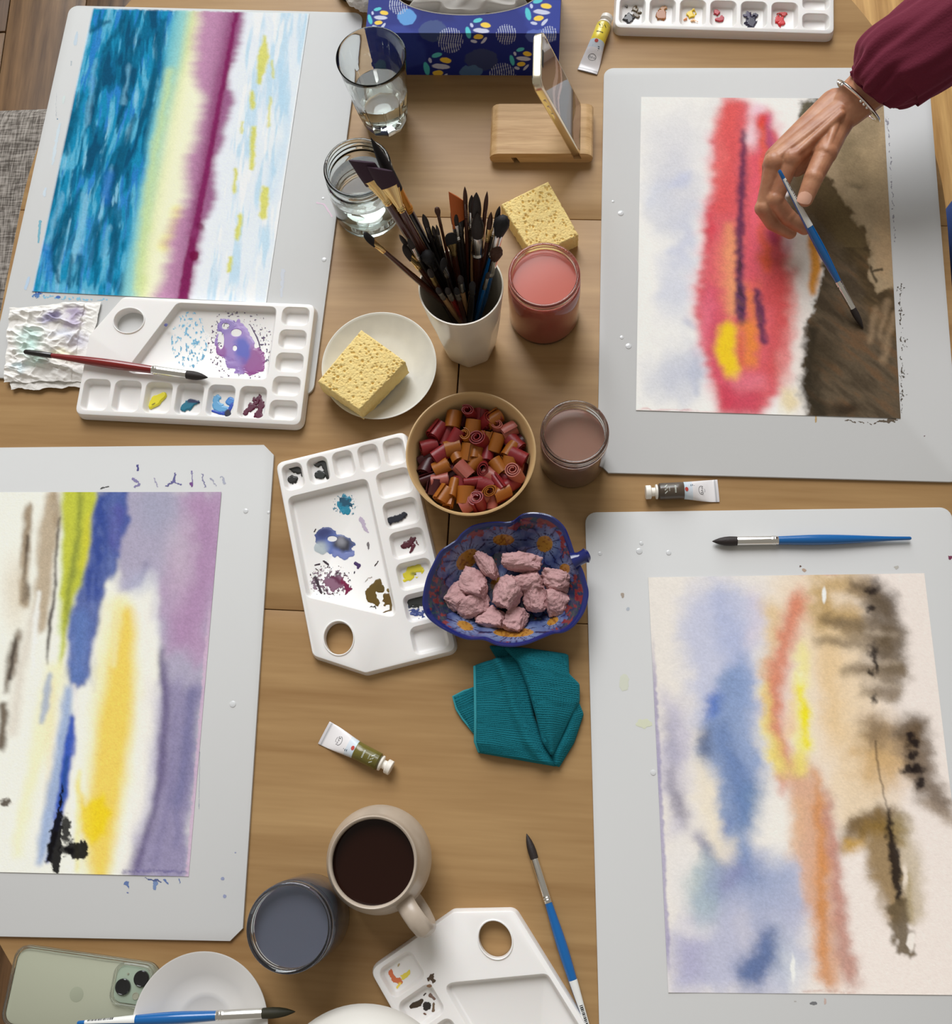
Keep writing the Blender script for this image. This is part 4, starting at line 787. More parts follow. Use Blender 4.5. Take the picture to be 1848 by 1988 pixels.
g = thing('drinking_glass', 'faceted clear glass tumbler half full of water beside the tissue box', 'glass', (-18.2, 82.0, 0), .2)
op = [(0, 0), (2.45, 0), (2.6, .15)] + [(2.6 + (4.12 - 2.6) * (z / 11.7) ** .8, z) for z in np.linspace(.8, 11.5, 16)] + [(4.12, 11.7)]
ip = [(3.98, 11.75), (3.92, 11.6)] + [(2.35 + (3.9 - 2.35) * (z / 11.7) ** .8, z) for z in np.linspace(11.0, 1.6, 14)] + [(1.9, 1.25), (0, 1.2)]
V1, F1 = lathe(op + ip, 80, lambda r, z, a: facet(10, 6.2, 7.0)(r, z, a) if r > 2.4 + (1.3 * (max(z, 0) / 11.7) ** .8) + .02 else r)
obj('glass_body', [(x, y, z + .01) for x, y, z in V1], F1, M_glass, g, True, 25)
wl = [(0, 1.18), (1.95, 1.24)] + [(2.38 + (3.9 - 2.35) * (z / 11.7) ** .8, z) for z in np.linspace(1.6, 5.6, 6)] + [(0, 5.6)]
obj('water', *lathe(wl, 64), M_water, g, True, 40)

# ---------------------------------------------------------------- brush cup
M_cer = mat('ivory_glaze', S(222, 212, 194), .22, coat=.3, spec=.5)
CUP = np.array([-7.4, 50.7]); CH = 14.6
g = thing('brush_cup', 'tall ivory faceted ceramic cup crammed with paintbrushes', 'cup', (*CUP, 0), .35)
op = [(0, 0), (2.75, 0), (2.95, .2)] + [(2.95 + (4.5 - 2.95) * (z / CH) ** .85, z) for z in np.linspace(1, CH - .2, 14)] + [(4.47, CH)]
ip = [(4.32, CH - .02)] + [(2.7 + (4.3 - 2.7) * (z / CH) ** .85, z) for z in np.linspace(CH - .3, .8, 10)] + [(0, .6)]
obj('cup_body', *lathe(op + ip, 72, lambda r, z, a: facet(8, 6.5, 10.5)(r, z, a) if r > 2.72 + 1.6 * (max(z, 0) / CH) ** .85 - .02 else r), M_cer, g, True, 25)

# ---------------------------------------------------------------- brushes
M_silver = mat('nickel_ferrule', (.78, .76, .72), .22, 1.0); M_gold = mat('brass_ferrule', (.80, .58, .25), .25, 1.0); M_amber = mat('amber_ferrule', S(196, 128, 40), .3, .35)
M_hblack = mat('black_lacquer', S(26, 22, 22), .25, coat=.5); M_hbrown = mat('brown_lacquer', S(72, 34, 22), .25, coat=.5); M_hred = mat('red_lacquer', S(126, 24, 22), .22, coat=.6)
M_hblue = mat('blue_lacquer', S(6, 92, 158), .22, coat=.6); M_hwood = mat('raw_wood_handle', S(176, 136, 92), .45)
M_bdark = mat('dark_hair', S(42, 34, 32), .6, bump=(500, .5, .0006)); M_bblack = mat('black_hair', S(20, 17, 20), .7, bump=(500, .5, .0006)); M_bplum = mat('plum_hair', S(50, 24, 44), .6, bump=(500, .5, .0006))
M_brown = mat('brown_hair', S(70, 40, 26), .6, bump=(500, .5, .0006)); M_borange = mat('orange_hair', S(186, 92, 34), .6, bump=(500, .5, .0006)); M_sticker = mat('white_sticker', S(224, 224, 220), .5); M_ink = mat('black_ink', S(26, 26, 28), .5)
def brush(label, tip, end, handle, ferrule, hair, kind='round', rb=.4, bl=2.0, fl=3.2, rh=None, group=None, sticker=None, roll=0, name='paintbrush'):
    tip = Vector(tip); end = Vector(end); L = (tip - end).length
    q = (tip - end).to_track_quat('Z', 'Y') @ Quaternion((0, 0, 1), roll)
    r = thing(name, label, 'paintbrush', end, quat=q, group=group)
    rh = rh or rb * 1.15; z1 = L - bl - fl; z2 = L - bl; n = 18
    sx = {'round': 1, 'mop': 1, 'flat': 2.4, 'angle': 2.4, 'fan': 2.6, 'filbert': 1.7}[kind]; sy = 1 if sx == 1 else .55
    hp = [(0, 0), (.13, .02), (.2, .15), (.21, .6)] + [(.21 + (rh - .21) * math.sin(math.pi / 2 * min(1, t / .72)) ** 1.6 - max(0, t - .72) / .28 * (rh - rb * .92), .6 + (z1 - .6) * t) for t in np.linspace(.1, 1, 12)] + [(rb * .9, z1 + .3), (0, z1 + .3)]
    obj('handle', *lathe(hp, n), handle, r)
    def flat(V, z0, z1_):
        out = []
        for x, y, z in V:
            t = min(1, max(0, (z - z0) / max(z1_ - z0, .01))); out.append((x * (1 + (sx - 1) * t), y * (1 + (sy - 1) * t), z))
        return out
    fp = [(rb * .98, z1 - .05)]
    for zc in (z1 + .28, z1 + .5): fp += [(rb, zc - .1), (rb * 1.1, zc), (rb, zc + .1)]
    fp += [(rb, z1 + .8), (rb * (1.0 if sx == 1 else .95), z2 - .05), (rb * .97, z2), (0, z2)]
    V, F = lathe(fp, n); obj('ferrule', flat(V, z1 + .9, z2), F, ferrule, r)
    prof = {'round': [(.92, -.2), (1.02, .12), (1.05, .3), (.95, .5), (.72, .7), (.4, .86), (.12, .97), (0, 1)], 'mop': [(.9, -.2), (1.3, .15), (1.6, .4), (1.65, .6), (1.4, .82), (.8, .96), (0, 1)],
            'flat': [(.95, -.2), (1.0, .3), (1.0, .7), (.97, .97), (0, 1)], 'angle': [(.95, -.2), (1.0, .3), (1.0, .7), (.97, .97), (0, 1)], 'fan': [(.95, -.2), (1.1, .3), (1.3, .7), (1.35, .97), (0, 1)], 'filbert': [(.95, -.2), (1.05, .3), (1.0, .6), (.8, .82), (.45, .96), (0, 1)]}[kind]
    V, F = lathe([(a * rb, z2 + b * bl) for a, b in prof], n); V = flat(V, 0, .01)
    if kind in ('angle', 'fan'): V = [(x, y * (1 - .4 * max(0, z - z2) / bl), z + (x / (rb * sx) * .35 * bl if z > z2 + .4 * bl else 0)) for x, y, z in V]
    if kind == 'mop': V = [(x * (1 + .12 * math.sin(9 * math.atan2(y, x) + z * 5)), y * (1 + .12 * math.sin(9 * math.atan2(y, x) + z * 5)), z) for x, y, z in V]
    obj('bristles', V, F, hair, r)
    if sticker:
        s0, s1 = sticker; rr = lambda z: .21 + (rh - .21) * math.sin(math.pi / 2 * min(1, max(0, (z - .6) / (z1 - .6)) / .72)) ** 1.6 + .015
        V = []; F = []; m = 10
        for k, z in enumerate(np.linspace(s0, s1, 8)):
            for j in range(m + 1): a = -1.3 + 2.6 * j / m + 1.57; V.append((rr(z) * math.cos(a), rr(z) * math.sin(a), z))
            if k:
                for j in range(m): b = (k - 1) * (m + 1) + j; F.append((b, b + 1, b + m + 2, b + m + 1))
        st = obj('sticker', V, F, M_sticker, r)
        bars = []
        z = s0 + .3
        while z < s0 + (s1 - s0) * .55:
            d = rnd.choice((.05, .08, .12)); bars.append((z, z + d)); z += d + rnd.choice((.05, .08))
        V = []; F = []
        for a0, a1 in bars:
            b = len(V)
            for z in (a0, a1):
                for j in range(5): a = -.7 + 1.0 * j / 4 + 1.57; V.append(((rr(z) + .01) * math.cos(a), (rr(z) + .01) * math.sin(a), z))
            for j in range(4): F.append((b + j, b + j + 1, b + j + 6, b + j + 5))
        obj('barcode', V, F, M_ink, st)
    return r
o_, s_ = np.array([640, 230]), 4.863
G = 'brushes in the ivory cup'
CUPB = [  # zoomed tip, tip height, handle, ferrule, hair, kind, radius, bristle, ferrule length, label
    ((300, 400), 30, M_hbrown, M_gold, M_bplum, 'angle', .42, 2.4, 3.4, 'wide plum angled brush with brass ferrule, leftmost of the tall brushes', -.7),
    ((470, 470), 29, M_hbrown, M_gold, M_bplum, 'angle', .42, 2.4, 3.4, 'wide plum angled brush with brass ferrule, beside the amber one', -.7),
    ((385, 175), 30.6, M_hblack, M_amber, M_bblack, 'round', .55, 6.5, 2.9, 'tallest brush in the cup, long black point and amber ferrule', 0),
    ((320, 1090), 25, M_hbrown, M_gold, M_bblack, 'filbert', .28, 1.6, 1.9, 'slender dark brush leaning far out to the left of the cup', 0),
    ((655, 1095), 21.5, M_hblack, M_silver, M_bdark, 'round', .24, 1.6, 2.2, 'small dark round brush, upper left of the lower cluster', 0),
    ((690, 1200), 20.5, M_hbrown, M_gold, M_bdark, 'filbert', .32, 1.8, 2.3, 'dark filbert with brass ferrule low at the left of the cup', 0),
    ((735, 1130), 21.5, M_hblack, M_silver, M_bdark, 'round', .26, 1.6, 2.2, 'dark round brush squeezed behind the brass filbert', 0),
    ((1010, 840), 22.5, M_hbrown, M_hbrown, M_brown, 'mop', .17, 1.1, 2.0, 'thin brush with a small brown tuft standing alone', 0),
    ((1165, 800), 22.5, M_hblack, M_silver, M_bdark, 'round', .42, 2.9, 2.4, 'dark round brush left of the orange fan', 0),
    ((1200, 730), 23.5, M_hblack, M_hblack, M_borange, 'angle', .36, 3.6, 2.2, 'bright orange angled brush in the middle of the cup', .6),
    ((1275, 640), 24.5, M_hbrown, M_hbrown, M_brown, 'round', .22, 2.2, 2.2, 'thin brown pointed brush rising behind the orange fan', 0),
    ((1340, 720), 23.5, M_hblack, M_silver, M_bdark, 'round', .32, 2.2, 2.4, 'dark pointed brush just left of the tall silver one', 0),
    ((1385, 695), 24.5, M_hwood, M_silver, M_bdark, 'round', .5, 3.4, 3.6, 'dark pointed brush with long silver ferrule at the back', 0),
    ((1395, 890), 22.5, M_hbrown, M_silver, M_bdark, 'round', .62, 3.6, 3.4, 'thick dark quill with broad silver ferrule at the cup front', 0),
    ((1487, 685), 24.5, M_hbrown, M_hbrown, M_brown, 'round', .22, 2.6, 2.4, 'thin dark needle-pointed brush right of the silver ones', 0),
    ((1525, 880), 22.5, M_hbrown, M_gold, M_brown, 'round', .28, 2.4, 2.0, 'slim reddish brown brush with brass ferrule on the right', 0),
    ((1605, 825), 23, M_hblack, M_silver, M_bdark, 'round', .25, 1.8, 2.4, 'dark pointed brush hidden behind the fluffy mop', 0),
    ((1640, 930), 22.5, M_hblue, M_silver, M_bblack, 'mop', .46, 2.4, 3.8, 'fluffy black mop brush at the right edge of the cup', 0),
    ((1585, 1220), 18.5, M_hblue, M_silver, M_brown, 'mop', .38, 1.8, 3.0, 'short brown mop with silver ferrule below the fluffy mop', 0),
    ((1135, 1080), 19.5, M_hbrown, M_gold, M_bblack, 'filbert', .36, 1.6, 2.0, 'black filbert with brass ferrule in the cup centre', 0),
    ((910, 1270), 18.5, M_hblack, M_hblack, M_bblack, 'mop', .42, 1.5, 1.6, 'stubby black mop deep in the left of the cup', 0),
    ((1230, 1480), 17.2, M_hwood, M_silver, M_bdark, 'round', .32, 1.4, 2.0, 'short silver brush with pale wooden handle at the rim', 0),
    ((1100, 1600), 16.4, M_hred, M_silver, M_bdark, 'round', .3, 1.2, 1.8, 'short silver brush with red handle at the cup rim', 0),
    ((1005, 1000), 21.5, M_hblack, M_silver, M_bdark, 'round', .16, 1.6, 1.8, 'hair-thin dark liner left of the cup centre', 0),
    ((970, 1010), 21, M_hblack, M_hblack, M_bdark, 'round', .22, 1.4, 1.8, 'dark round brush next to the hair-thin liner', 0),
    ((880, 900), 22.5, M_hblack, M_hblack, M_bdark, 'round', .3, 1.8, 2.2, 'dark blunt brush resting against the amber brush', 0),
    ((1010, 1600), 16.6, M_hwood, M_silver, M_bdark, 'round', .28, 1.1, 1.7, 'short silver brush low at the left front rim', 0),
    ((1190, 1600), 16.2, M_hbrown, M_silver, M_bblack, 'round', .3, 1.2, 1.7, 'short dark brush low at the middle of the front rim', 0),
    ((1350, 1540), 16.8, M_hblack, M_hblack, M_bblack, 'round', .34, 1.4, 1.7, 'short black brush low behind the right front rim', 0),
    ((930, 1420), 18.0, M_hbrown, M_gold, M_bdark, 'round', .3, 1.4, 1.8, 'dark brass-ringed brush leaning on the left rim', 0),
    ((1060, 1330), 18.6, M_hblack, M_silver, M_bblack, 'filbert', .3, 1.4, 1.8, 'black filbert deep between the middle brushes', 0),
    ((1500, 1450), 17.4, M_hblue, M_silver, M_bdark, 'round', .22, 1.1, 2.4, 'little silver brush with blue handle inside the right rim', 0)]
for (tp, z, hd, fe, ha, kd, rb, bl, fl, lab, roll) in CUPB:
    u, v = o_ + np.array(tp) / s_; T = W(u, v, z); d = T[:2] - CUP; n = np.hypot(*d)
    t_ = (CH - .6 - 1) / max(z - 1, CH - .5); B = (d * min(.8, 3.5 / max(n, .1)) - d * t_) / (1 - t_ + .02); B = B * min(1, 2.3 / max(np.hypot(*B), .1)); B = CUP + B
    brush(lab, T, (B[0], B[1], 1.0), hd, fe, ha, kd, rb, bl, fl, group=G, roll=roll)
def flat_brush(label, tip, end, r, **k):
    z0, z1 = k.pop('z0', r), k.pop('z1', r); return brush(label, W(*tip, z0), W(*end, z1), rb=r, **k)
rb_ = flat_brush('red-handled brush with black end lying across the palette and paper towel', (404, 733), (48, 683), .5, z0=2.15, z1=2.3, handle=M_hred, ferrule=M_silver, hair=M_bdark, bl=2.6, fl=4.2, rh=.56)
flat_brush('bright blue brush lying along the top of the lower right board', (1382, 1051), (1769, 1045), .5, z0=BZ + .55, z1=BZ + .5, handle=M_hblue, ferrule=M_silver, hair=M_bdark, bl=2.7, fl=4.4, rh=.58)
flat_brush('blue brush with barcode sticker lying on bare wood near the mug', (1022, 1618), (1152, 2030), .42, z0=.5, z1=.6, handle=M_hblue, ferrule=M_silver, hair=M_bdark, bl=2.6, fl=4.4, rh=.55, sticker=(.8, 6.2), roll=.3)
flat_brush('blue brush with green-tinted tip resting across the white saucer', (574, 1964), (150, 1986), .5, z0=2.6, z1=2.3, handle=M_hblue, ferrule=M_silver, hair=mat('green_black_hair', S(44, 42, 26), .6), bl=3.3, fl=4.6, rh=.6, sticker=(.8, 6.0), roll=-.9)
HB0, HB1 = W(1676, 638, PZ + .1), W(1512, 330, 10.0)
brush('blue brush held by the painter, its tip in the wet brown paint', HB0, HB1, rb=.36, handle=M_hblue, ferrule=M_silver, hair=M_bdark, bl=2.7, fl=3.6, rh=.5, sticker=(1.1, 7.2), roll=-.3)
obj('handle_tip', *lathe([(0, -.06), (.2, -.04), (.3, .12), (.33, .6), (.345, 2.2), (.33, 3.4), (.32, 3.42), (0, 3.42)], 18), M_hblack, rb_, label='black dipped handle end')

# ---------------------------------------------------------------- plate, saucer, coffee mug, white dome
M_china = mat('white_china', S(212, 209, 205), .25, coat=.2)
g = thing('side_plate', 'small off-white plate carrying the front yellow sponge', 'plate', (-17.95, 47.65, 0)); 
obj('plate_body', *lathe([(0, .0), (3.6, 0), (3.9, .15), (6.55, 1.45), (6.72, 1.6), (6.75, 1.68), (6.62, 1.7), (6.4, 1.55), (4.6, .72), (3.8, .55), (0, .5)], 96), mat('stone_glaze', S(216, 213, 202), .28, var=(60, .5, S(200, 197, 188))), g, True, 60)
g = thing('saucer', 'white saucer with a ring well under the blue brush at lower left', 'saucer', (-34.0, -22.8, 0))
obj('saucer_body', *lathe([(0, 0), (3.4, 0), (3.6, .2), (6.7, 1.95), (6.86, 2.1), (6.85, 2.2), (6.7, 2.18), (4.6, 1.0), (2.9, .55), (2.6, .62), (2.3, .42), (0, .4)], 96), M_china, g, True, 50)
M_stone = mat('stoneware', S(186, 172, 156), .35, coat=.15, bump=(90, .12, .001), var=(40, .6, S(164, 146, 128)))
g = thing('coffee_mug', 'rounded grey-beige stoneware mug of black coffee', 'mug', (-16.1, -6.9, 0), math.radians(-52))
mp = [(0, 0), (3.2, 0), (3.5, .2), (4.6, 1.5), (5.15, 3.3), (5.25, 4.6), (5.0, 6.2), (4.55, 7.6), (4.3, 8.4), (4.33, 8.7), (4.2, 8.85), (4.02, 8.75), (3.95, 8.3), (4.2, 7.5), (4.65, 6.1), (4.85, 4.6), (4.7, 3.2), (3.4, .7), (0, .5)]
obj('mug_body', *lathe(mp, 72), M_stone, g, True, 60)
obj('coffee', *lathe([(0, 5.6), (4.5, 6.4), (4.22, 7.5), (4.16, 7.6), (0, 7.6)], 64), mat('black_coffee', S(34, 14, 8), .03, ior=1.33), g, True, 30)
hp = [(4.7, 0, 6.9), (5.7, 0, 7.5), (6.9, 0, 7.6), (7.9, 0, 6.9), (8.2, 0, 5.4), (7.8, 0, 3.8), (6.8, 0, 2.6), (5.6, 0, 2.1), (4.9, 0, 2.2)]
obj('handle', *tube(hp, [.95, .95, .95, .95, .95, .95, .95, .95, .95], 16, squash=[.55] * 9, up=(0, 0, 1)), M_stone, g)
g = thing('white_pot', 'smooth round white pot cut by the bottom edge', 'pot', (-17.1, -29.3, 0))
obj('pot_body', *lathe([(0, .02), (5.0, .02), (5.6, .2), (7.6, 1.4), (8.8, 3.0), (9.2, 4.6), (8.7, 6.1), (7.4, 7.3), (5.0, 8.2), (2.6, 8.6), (0, 8.7)], 80), mat('matte_china', S(212, 208, 200), .5), g, True, 50)

# ---------------------------------------------------------------- sponges
M_sponge = mat('yellow_cellulose', S(246, 216, 146), .85, bump=(420, .7, .002), var=(160, .5, S(238, 202, 124)))
def sponge(label, corners, z0, th, seed, lift_=None):
    "corners of the top face, photo order, given as points"
    c = [np.array(q, float) for q in corners]; ctr = sum(c) / 4
    g = thing('sponge', label, 'sponge', (ctr[0], ctr[1], z0)); n = 96
    S_, T_ = np.meshgrid(np.linspace(0, 1, n), np.linspace(0, 1, n))
    P = (c[0] * (1 - S_)[..., None] + c[1] * S_[..., None]) * (1 - T_)[..., None] + (c[3] * (1 - S_)[..., None] + c[2] * S_[..., None]) * T_[..., None]
    pit = np.zeros((n, n)); rs = np.random.RandomState(seed)
    lx = S_ * np.linalg.norm(c[1] - c[0]); ly = T_ * np.linalg.norm(c[3] - c[0])
    for _ in range(620):
        a, b = rs.rand() * lx.max(), rs.rand() * ly.max(); r = .045 + .16 * rs.rand() ** 4; e = 1 + rs.rand() * .8
        d = np.hypot((lx - a) / r, (ly - b) / (r / e)); pit = np.maximum(pit, np.clip(1.2 - d, 0, 1) * r * 1.6)
    edge = np.minimum(np.minimum(S_, 1 - S_) * lx.max(), np.minimum(T_, 1 - T_) * ly.max())
    P = P.copy(); P[..., 2] += -pit + .06 * (fbm(lx * 3, ly * 3, 3, seed) - .5) - .12 * np.clip(1 - edge / .15, 0, 1) ** 2 + .10 * np.sin(S_ * 3 + T_ * 2)
    V = P.reshape(-1, 3).tolist(); F = []
    for j in range(n - 1):
        for i in range(n - 1): k = j * n + i; F.append((k, k + n, k + n + 1, k + 1))
    b = [i for i in range(n)] + [j * n + n - 1 for j in range(1, n)] + [(n - 1) * n + i for i in range(n - 2, -1, -1)] + [j * n for j in range(n - 2, 0, -1)]
    prev = b
    for lv in range(1, 9):
        cur = []
        for i, k in enumerate(b):
            x, y, z = V[k]; w_ = .10 * (vn(np.array(i * .35), np.array(lv * 1.1 + seed)) - .5)
            dx, dy = x - ctr[0], y - ctr[1]; L = math.hypot(dx, dy)
            cur.append(len(V)); V.append((x + dx / L * float(w_), y + dy / L * float(w_), z + (z0 + .01 - z) * lv / 8))
        for i in range(len(b)): j = (i + 1) % len(b); F.append((prev[i], prev[j], cur[j], cur[i]))
        prev = cur
    F.append(tuple(prev)[::-1])
    obj('sponge_body', loc_of(g, np.array(V)), [tuple(f)[::-1] for f in F], M_sponge, g, True, 180)
    return g
sponge('yellow sponge lying on the small off-white plate', [W(701, 640, 4.3), W(787, 702, 4.3), W(697, 795, 4.3), W(617, 741, 4.3)], 1.05, 3.2, 3)
sponge('yellow sponge on bare wood behind the pink water jar', [W(1064, 352, 2.6), W(1123, 456, 2.6), W(1035, 497, 2.6), W(973, 397, 2.6)], 0, 2.6, 8)

# ---------------------------------------------------------------- bowl of fruit rolls
BO = np.array([-6.95, 35.4]); BR, BH = 7.05, 5.4
g = thing('snack_bowl', 'round tan pressed-fibre bowl full of rolled fruit strips', 'bowl', (*BO, 0))
obj('bowl_body', *lathe([(0, 0), (5.9, 0), (6.1, .15), (6.95, BH - .3), (7.15, BH - .15), (7.15, BH), (7.0, BH + .04), (6.82, BH - .1), (6.0, .6), (5.7, .35), (0, .3)], 96), mat('tan_fibre', S(198, 164, 116), .45, bump=(200, .1, .0004)), g, True, 50)
def roll_mesh(turns, r0, r1, h, th, ell, seed):
    n = int(turns * 16); V = []; F = []; rs = random.Random(seed)
    for i in range(n + 1):
        t = i / n; a = t * turns * 2 * math.pi; r = r0 + (r1 - r0) * t
        dz = .05 * math.sin(a * 1.3 + seed)
        for rr, z in ((r - th / 2, -h / 2 + dz), (r + th / 2, -h / 2 + dz), (r + th / 2, h / 2 + dz), (r - th / 2, h / 2 + dz)):
            V.append((rr * math.cos(a) * ell, rr * math.sin(a), z))
        if i:
            b = (i - 1) * 4
            for k in range(4): k2 = (k + 1) % 4; F.append((b + k, b + k2, b + 4 + k2, b + 4 + k))
    F.append((0, 3, 2, 1)); m = n * 4; F.append((m, m + 1, m + 2, m + 3))
    return V, F
M_roll = {k: mat('fruit_leather_' + k, c, .38, bump=(260, .3, .0006), sss=.15) for k, c in (('amber', S(158, 92, 28)), ('red', S(134, 36, 40)), ('dark', S(64, 17, 24)), ('pink', S(166, 90, 78)))}
ROLLME = {}
for k, ch in (('amber', 'o'), ('red', 'r'), ('dark', 'd'), ('pink', 'p')):
    for vi, (tu, r0, r1, h, ell) in enumerate(((2.6, .3, .95, 1.95, 1.0), (2.2, .35, .88, 2.1, .72), (2.9, .25, 1.0, 1.8, .9))):
        V, F = roll_mesh(tu, r0, r1, h, .13, ell, vi); me = bpy.data.meshes.new('fruit_roll'); me.from_pydata([(x * .01, y * .01, z * .01) for x, y, z in V], [], F); me.update(); finish(me, True, 40); me.materials.append(M_roll[k]); ROLLME[ch, vi] = me
ROLLS = [(630,305,80,'o'),(870,215,0,'R'),(1030,225,85,'r'),(1220,240,40,'o'),(760,290,60,'d'),(1090,370,0,'R'),(900,450,80,'o'),(1225,470,0,'P'),(1400,470,35,'p'),(440,480,60,'r'),(560,560,75,'r'),(690,570,60,'r'),(1540,610,-50,'r'),(840,590,0,'O'),(985,600,0,'R'),(1070,620,80,'o'),(1205,640,70,'o'),(1390,740,60,'o'),(320,680,20,'r'),(500,780,40,'r'),(700,810,-70,'o'),(850,770,80,'o'),(960,730,80,'o'),(1080,810,85,'r'),(1590,810,-30,'r'),(330,840,30,'d'),(510,950,25,'o'),(780,1000,-50,'p'),(1040,960,0,'R'),(1240,940,-60,'o'),(1370,930,80,'o'),(1590,960,80,'p'),(1570,1080,0,'P'),(260,960,70,'d'),(290,1130,20,'d'),(400,1230,80,'d'),(490,1120,10,'p'),(900,1150,10,'r'),(1070,1175,-15,'r'),(1140,1060,-30,'p'),(1240,1165,-60,'r'),(1365,1110,-50,'r'),(1475,1230,40,'r'),(650,1230,80,'o'),(750,1180,85,'r'),(805,1310,85,'o'),(1150,1260,0,'O'),(1000,1340,20,'p'),(1310,1310,30,'o'),(1175,1430,88,'p'),(840,1480,30,'p'),(990,1510,0,'R'),(600,1380,80,'o'),(480,1400,60,'o'),(1360,1400,30,'r'),(1180,300,30,'r'),(640,700,20,'o'),(1480,1000,70,'d'),(1450,640,30,'d'),(620,1060,30,'d'),(930,900,50,'o')]
NAMES = {'o': 'amber', 'r': 'red', 'd': 'dark maroon', 'p': 'dusty pink'}
ROLL_TAGS = []
for i, (x, y, a, c) in enumerate(ROLLS):
    u, v = 780 + x / 6.6, 760 + y / 6.6; up = c.isupper(); ch = c.lower()
    rr = math.hypot(x - 905, y - 850) / 760.0; z = (3.45 if up else 3.1) + .35 * math.sin(i * 2.4) - (.7 if ch == 'd' else 0)
    p = W(u, v, z + .5); dx, dy = p[0] - BO[0], p[1] - BO[1]; L = math.hypot(dx, dy)
    mx = 5.15
    if L > mx: dx, dy = dx * mx / L, dy * mx / L
    me = ROLLME[ch, i % 3]; o = bpy.data.objects.new('fruit_roll', me); SC.collection.objects.link(o)
    o.location = ((BO[0] + dx) * .01, (BO[1] + dy) * .01, (z + TZ) * .01)
    if up: o.rotation_euler = (math.radians(-28 + 12 * math.sin(i)), math.radians(10 * math.cos(i * 1.7)), i)
    else:
        t = math.radians(a); ax = Vector((math.cos(t), math.sin(t) * .9, .22 * math.sin(i * 1.3))); o.rotation_mode = 'QUATERNION'; o.rotation_quaternion = ax.to_track_quat('Z', 'Y') @ Quaternion((0, 0, 1), i * 1.1)
    ROLL_TAGS.append((o, NAMES[ch], 'end-up' if up else 'side-lying', dx, dy))
HOURS = ('one', 'two', 'three', 'four', 'five', 'six', 'seven', 'eight', 'nine', 'ten', 'eleven', 'twelve'); seen = {}
for o, cn, how, dx, dy in ROLL_TAGS:
    h = int(round((math.degrees(math.atan2(dx, dy)) % 360) / 30)) % 12 or 12; r_ = math.hypot(dx, dy)
    seen.setdefault((cn, how, h, 'by the rim' if r_ > 4.3 else 'halfway out' if r_ > 2.2 else 'near the centre'), []).append((r_, o))
for (cn, how, h, ring), lst in seen.items():
    lst.sort(key=lambda q: q[0])
    for j, (r_, o) in enumerate(lst):
        which = '' if len(lst) == 1 else ('inner ' if j == 0 else 'outer ' if j == len(lst) - 1 else 'middle ')
        tag(o, '%s%s %s fruit roll at %s o\'clock %s of the tan bowl' % (which, cn, how, HOURS[h - 1], ring), 'fruit roll', 'fruit rolls in the tan bowl')
for i in range(17):
    a = i * 2.39996; r = 4.6 * math.sqrt((i + .5) / 17); o = bpy.data.objects.new('fruit_roll', ROLLME['rdod'[i % 4], i % 3]); SC.collection.objects.link(o)
    o.location = ((BO[0] + r * math.cos(a)) * .01, (BO[1] + r * math.sin(a)) * .01, (1.35 + TZ) * .01); o.rotation_euler = (math.pi / 2, .2, a * 1.7)
    tag(o, 'fruit leather roll in the lower layer of the tan bowl', 'fruit roll', 'lower fruit rolls in the tan bowl')

# ---------------------------------------------------------------- leaf dish with pink pieces
LZ = 4.4
out = [(1010,165),(1100,100),(1230,85),(1380,120),(1500,220),(1560,350),(1600,470),(1640,560),(1690,660),(1720,760),(1742,860),(1732,960),(1690,1080),(1600,1200),(1500,1262),(1400,1275),(1300,1312),(1150,1372),(1000,1400),(850,1388),(720,1338),(550,1330),(400,1270),(260,1190),(160,1100),(120,990),(130,860),(165,720),(220,600),(290,470),(380,400),(450,350),(500,290),(600,220),(720,190),(850,180),(940,182)]
O2 = np.array([W(800 + x / 5.133, 980 + y / 5.133, LZ)[:2] for x, y in out])
def closed_spline(P, n):
    P = np.asarray(P); m = len(P); t = np.linspace(0, m, n, endpoint=False); i = t.astype(int); f_ = (t - i)[:, None]
    p0, p1, p2, p3 = P[(i - 1) % m], P[i % m], P[(i + 1) % m], P[(i + 2) % m]
    return .5 * ((2 * p1) + (-p0 + p2) * f_ + (2 * p0 - 5 * p1 + 4 * p2 - p3) * f_ ** 2 + (-p0 + 3 * p1 - 3 * p2 + p3) * f_ ** 3)
NL, NRING = 420, 84
O2 = closed_spline(O2, NL)[::-1]; LC = O2.mean(0) + np.array([0, -.3])
g = thing('leaf_dish', 'blue leaf-shaped ceramic dish painted with flowers and yellow centres', 'dish', (*LC, 0))
tt = np.linspace(0, 1, NRING)
ringp = np.where(tt < .5, tt * 1.25, .625 + (tt - .5) * .75)
prz = LZ * sstep(.35, 1.12, tt) * 1.16; prz = prz / prz[-1] * (LZ - .35) + .35
P = np.empty((NRING, NL + 1, 3))
for i in range(NRING):
    q = LC + (O2 - LC) * ringp[i]; P[i, :NL, :2] = q; P[i, :NL, 2] = prz[i]; P[i, NL] = P[i, 0]
zs_ = LZ * .0
wob = .25 * np.sin(np.linspace(0, 2 * math.pi * 5, NL + 1)); P[..., 2] += (tt ** 3)[:, None] * wob[None] * .5
U, V = PX(P); pt = Paint(U, V, S(66, 76, 124)); R_ = np.repeat(tt[:, None], NL + 1, 1)
zx, zy = lambda x: 800 + x / 5.133, lambda y: 980 + y / 5.133
fl_ = [((910, 350), 108, 55, 0), ((1320, 390), 80, 82, 20), ((550, 545), 130, 80, -42), ((1520, 640), 52, 55, 0), ((530, 1205), 85, 42, 22), ((1010, 1270), 200, 48, 0), ((1400, 1160), 62, 34, -28), ((880, 800), 100, 80, 10), ((1250, 900), 90, 80, 0), ((600, 900), 90, 80, 0)]
best = np.full(U.shape, 9.0); ang = np.zeros(U.shape)
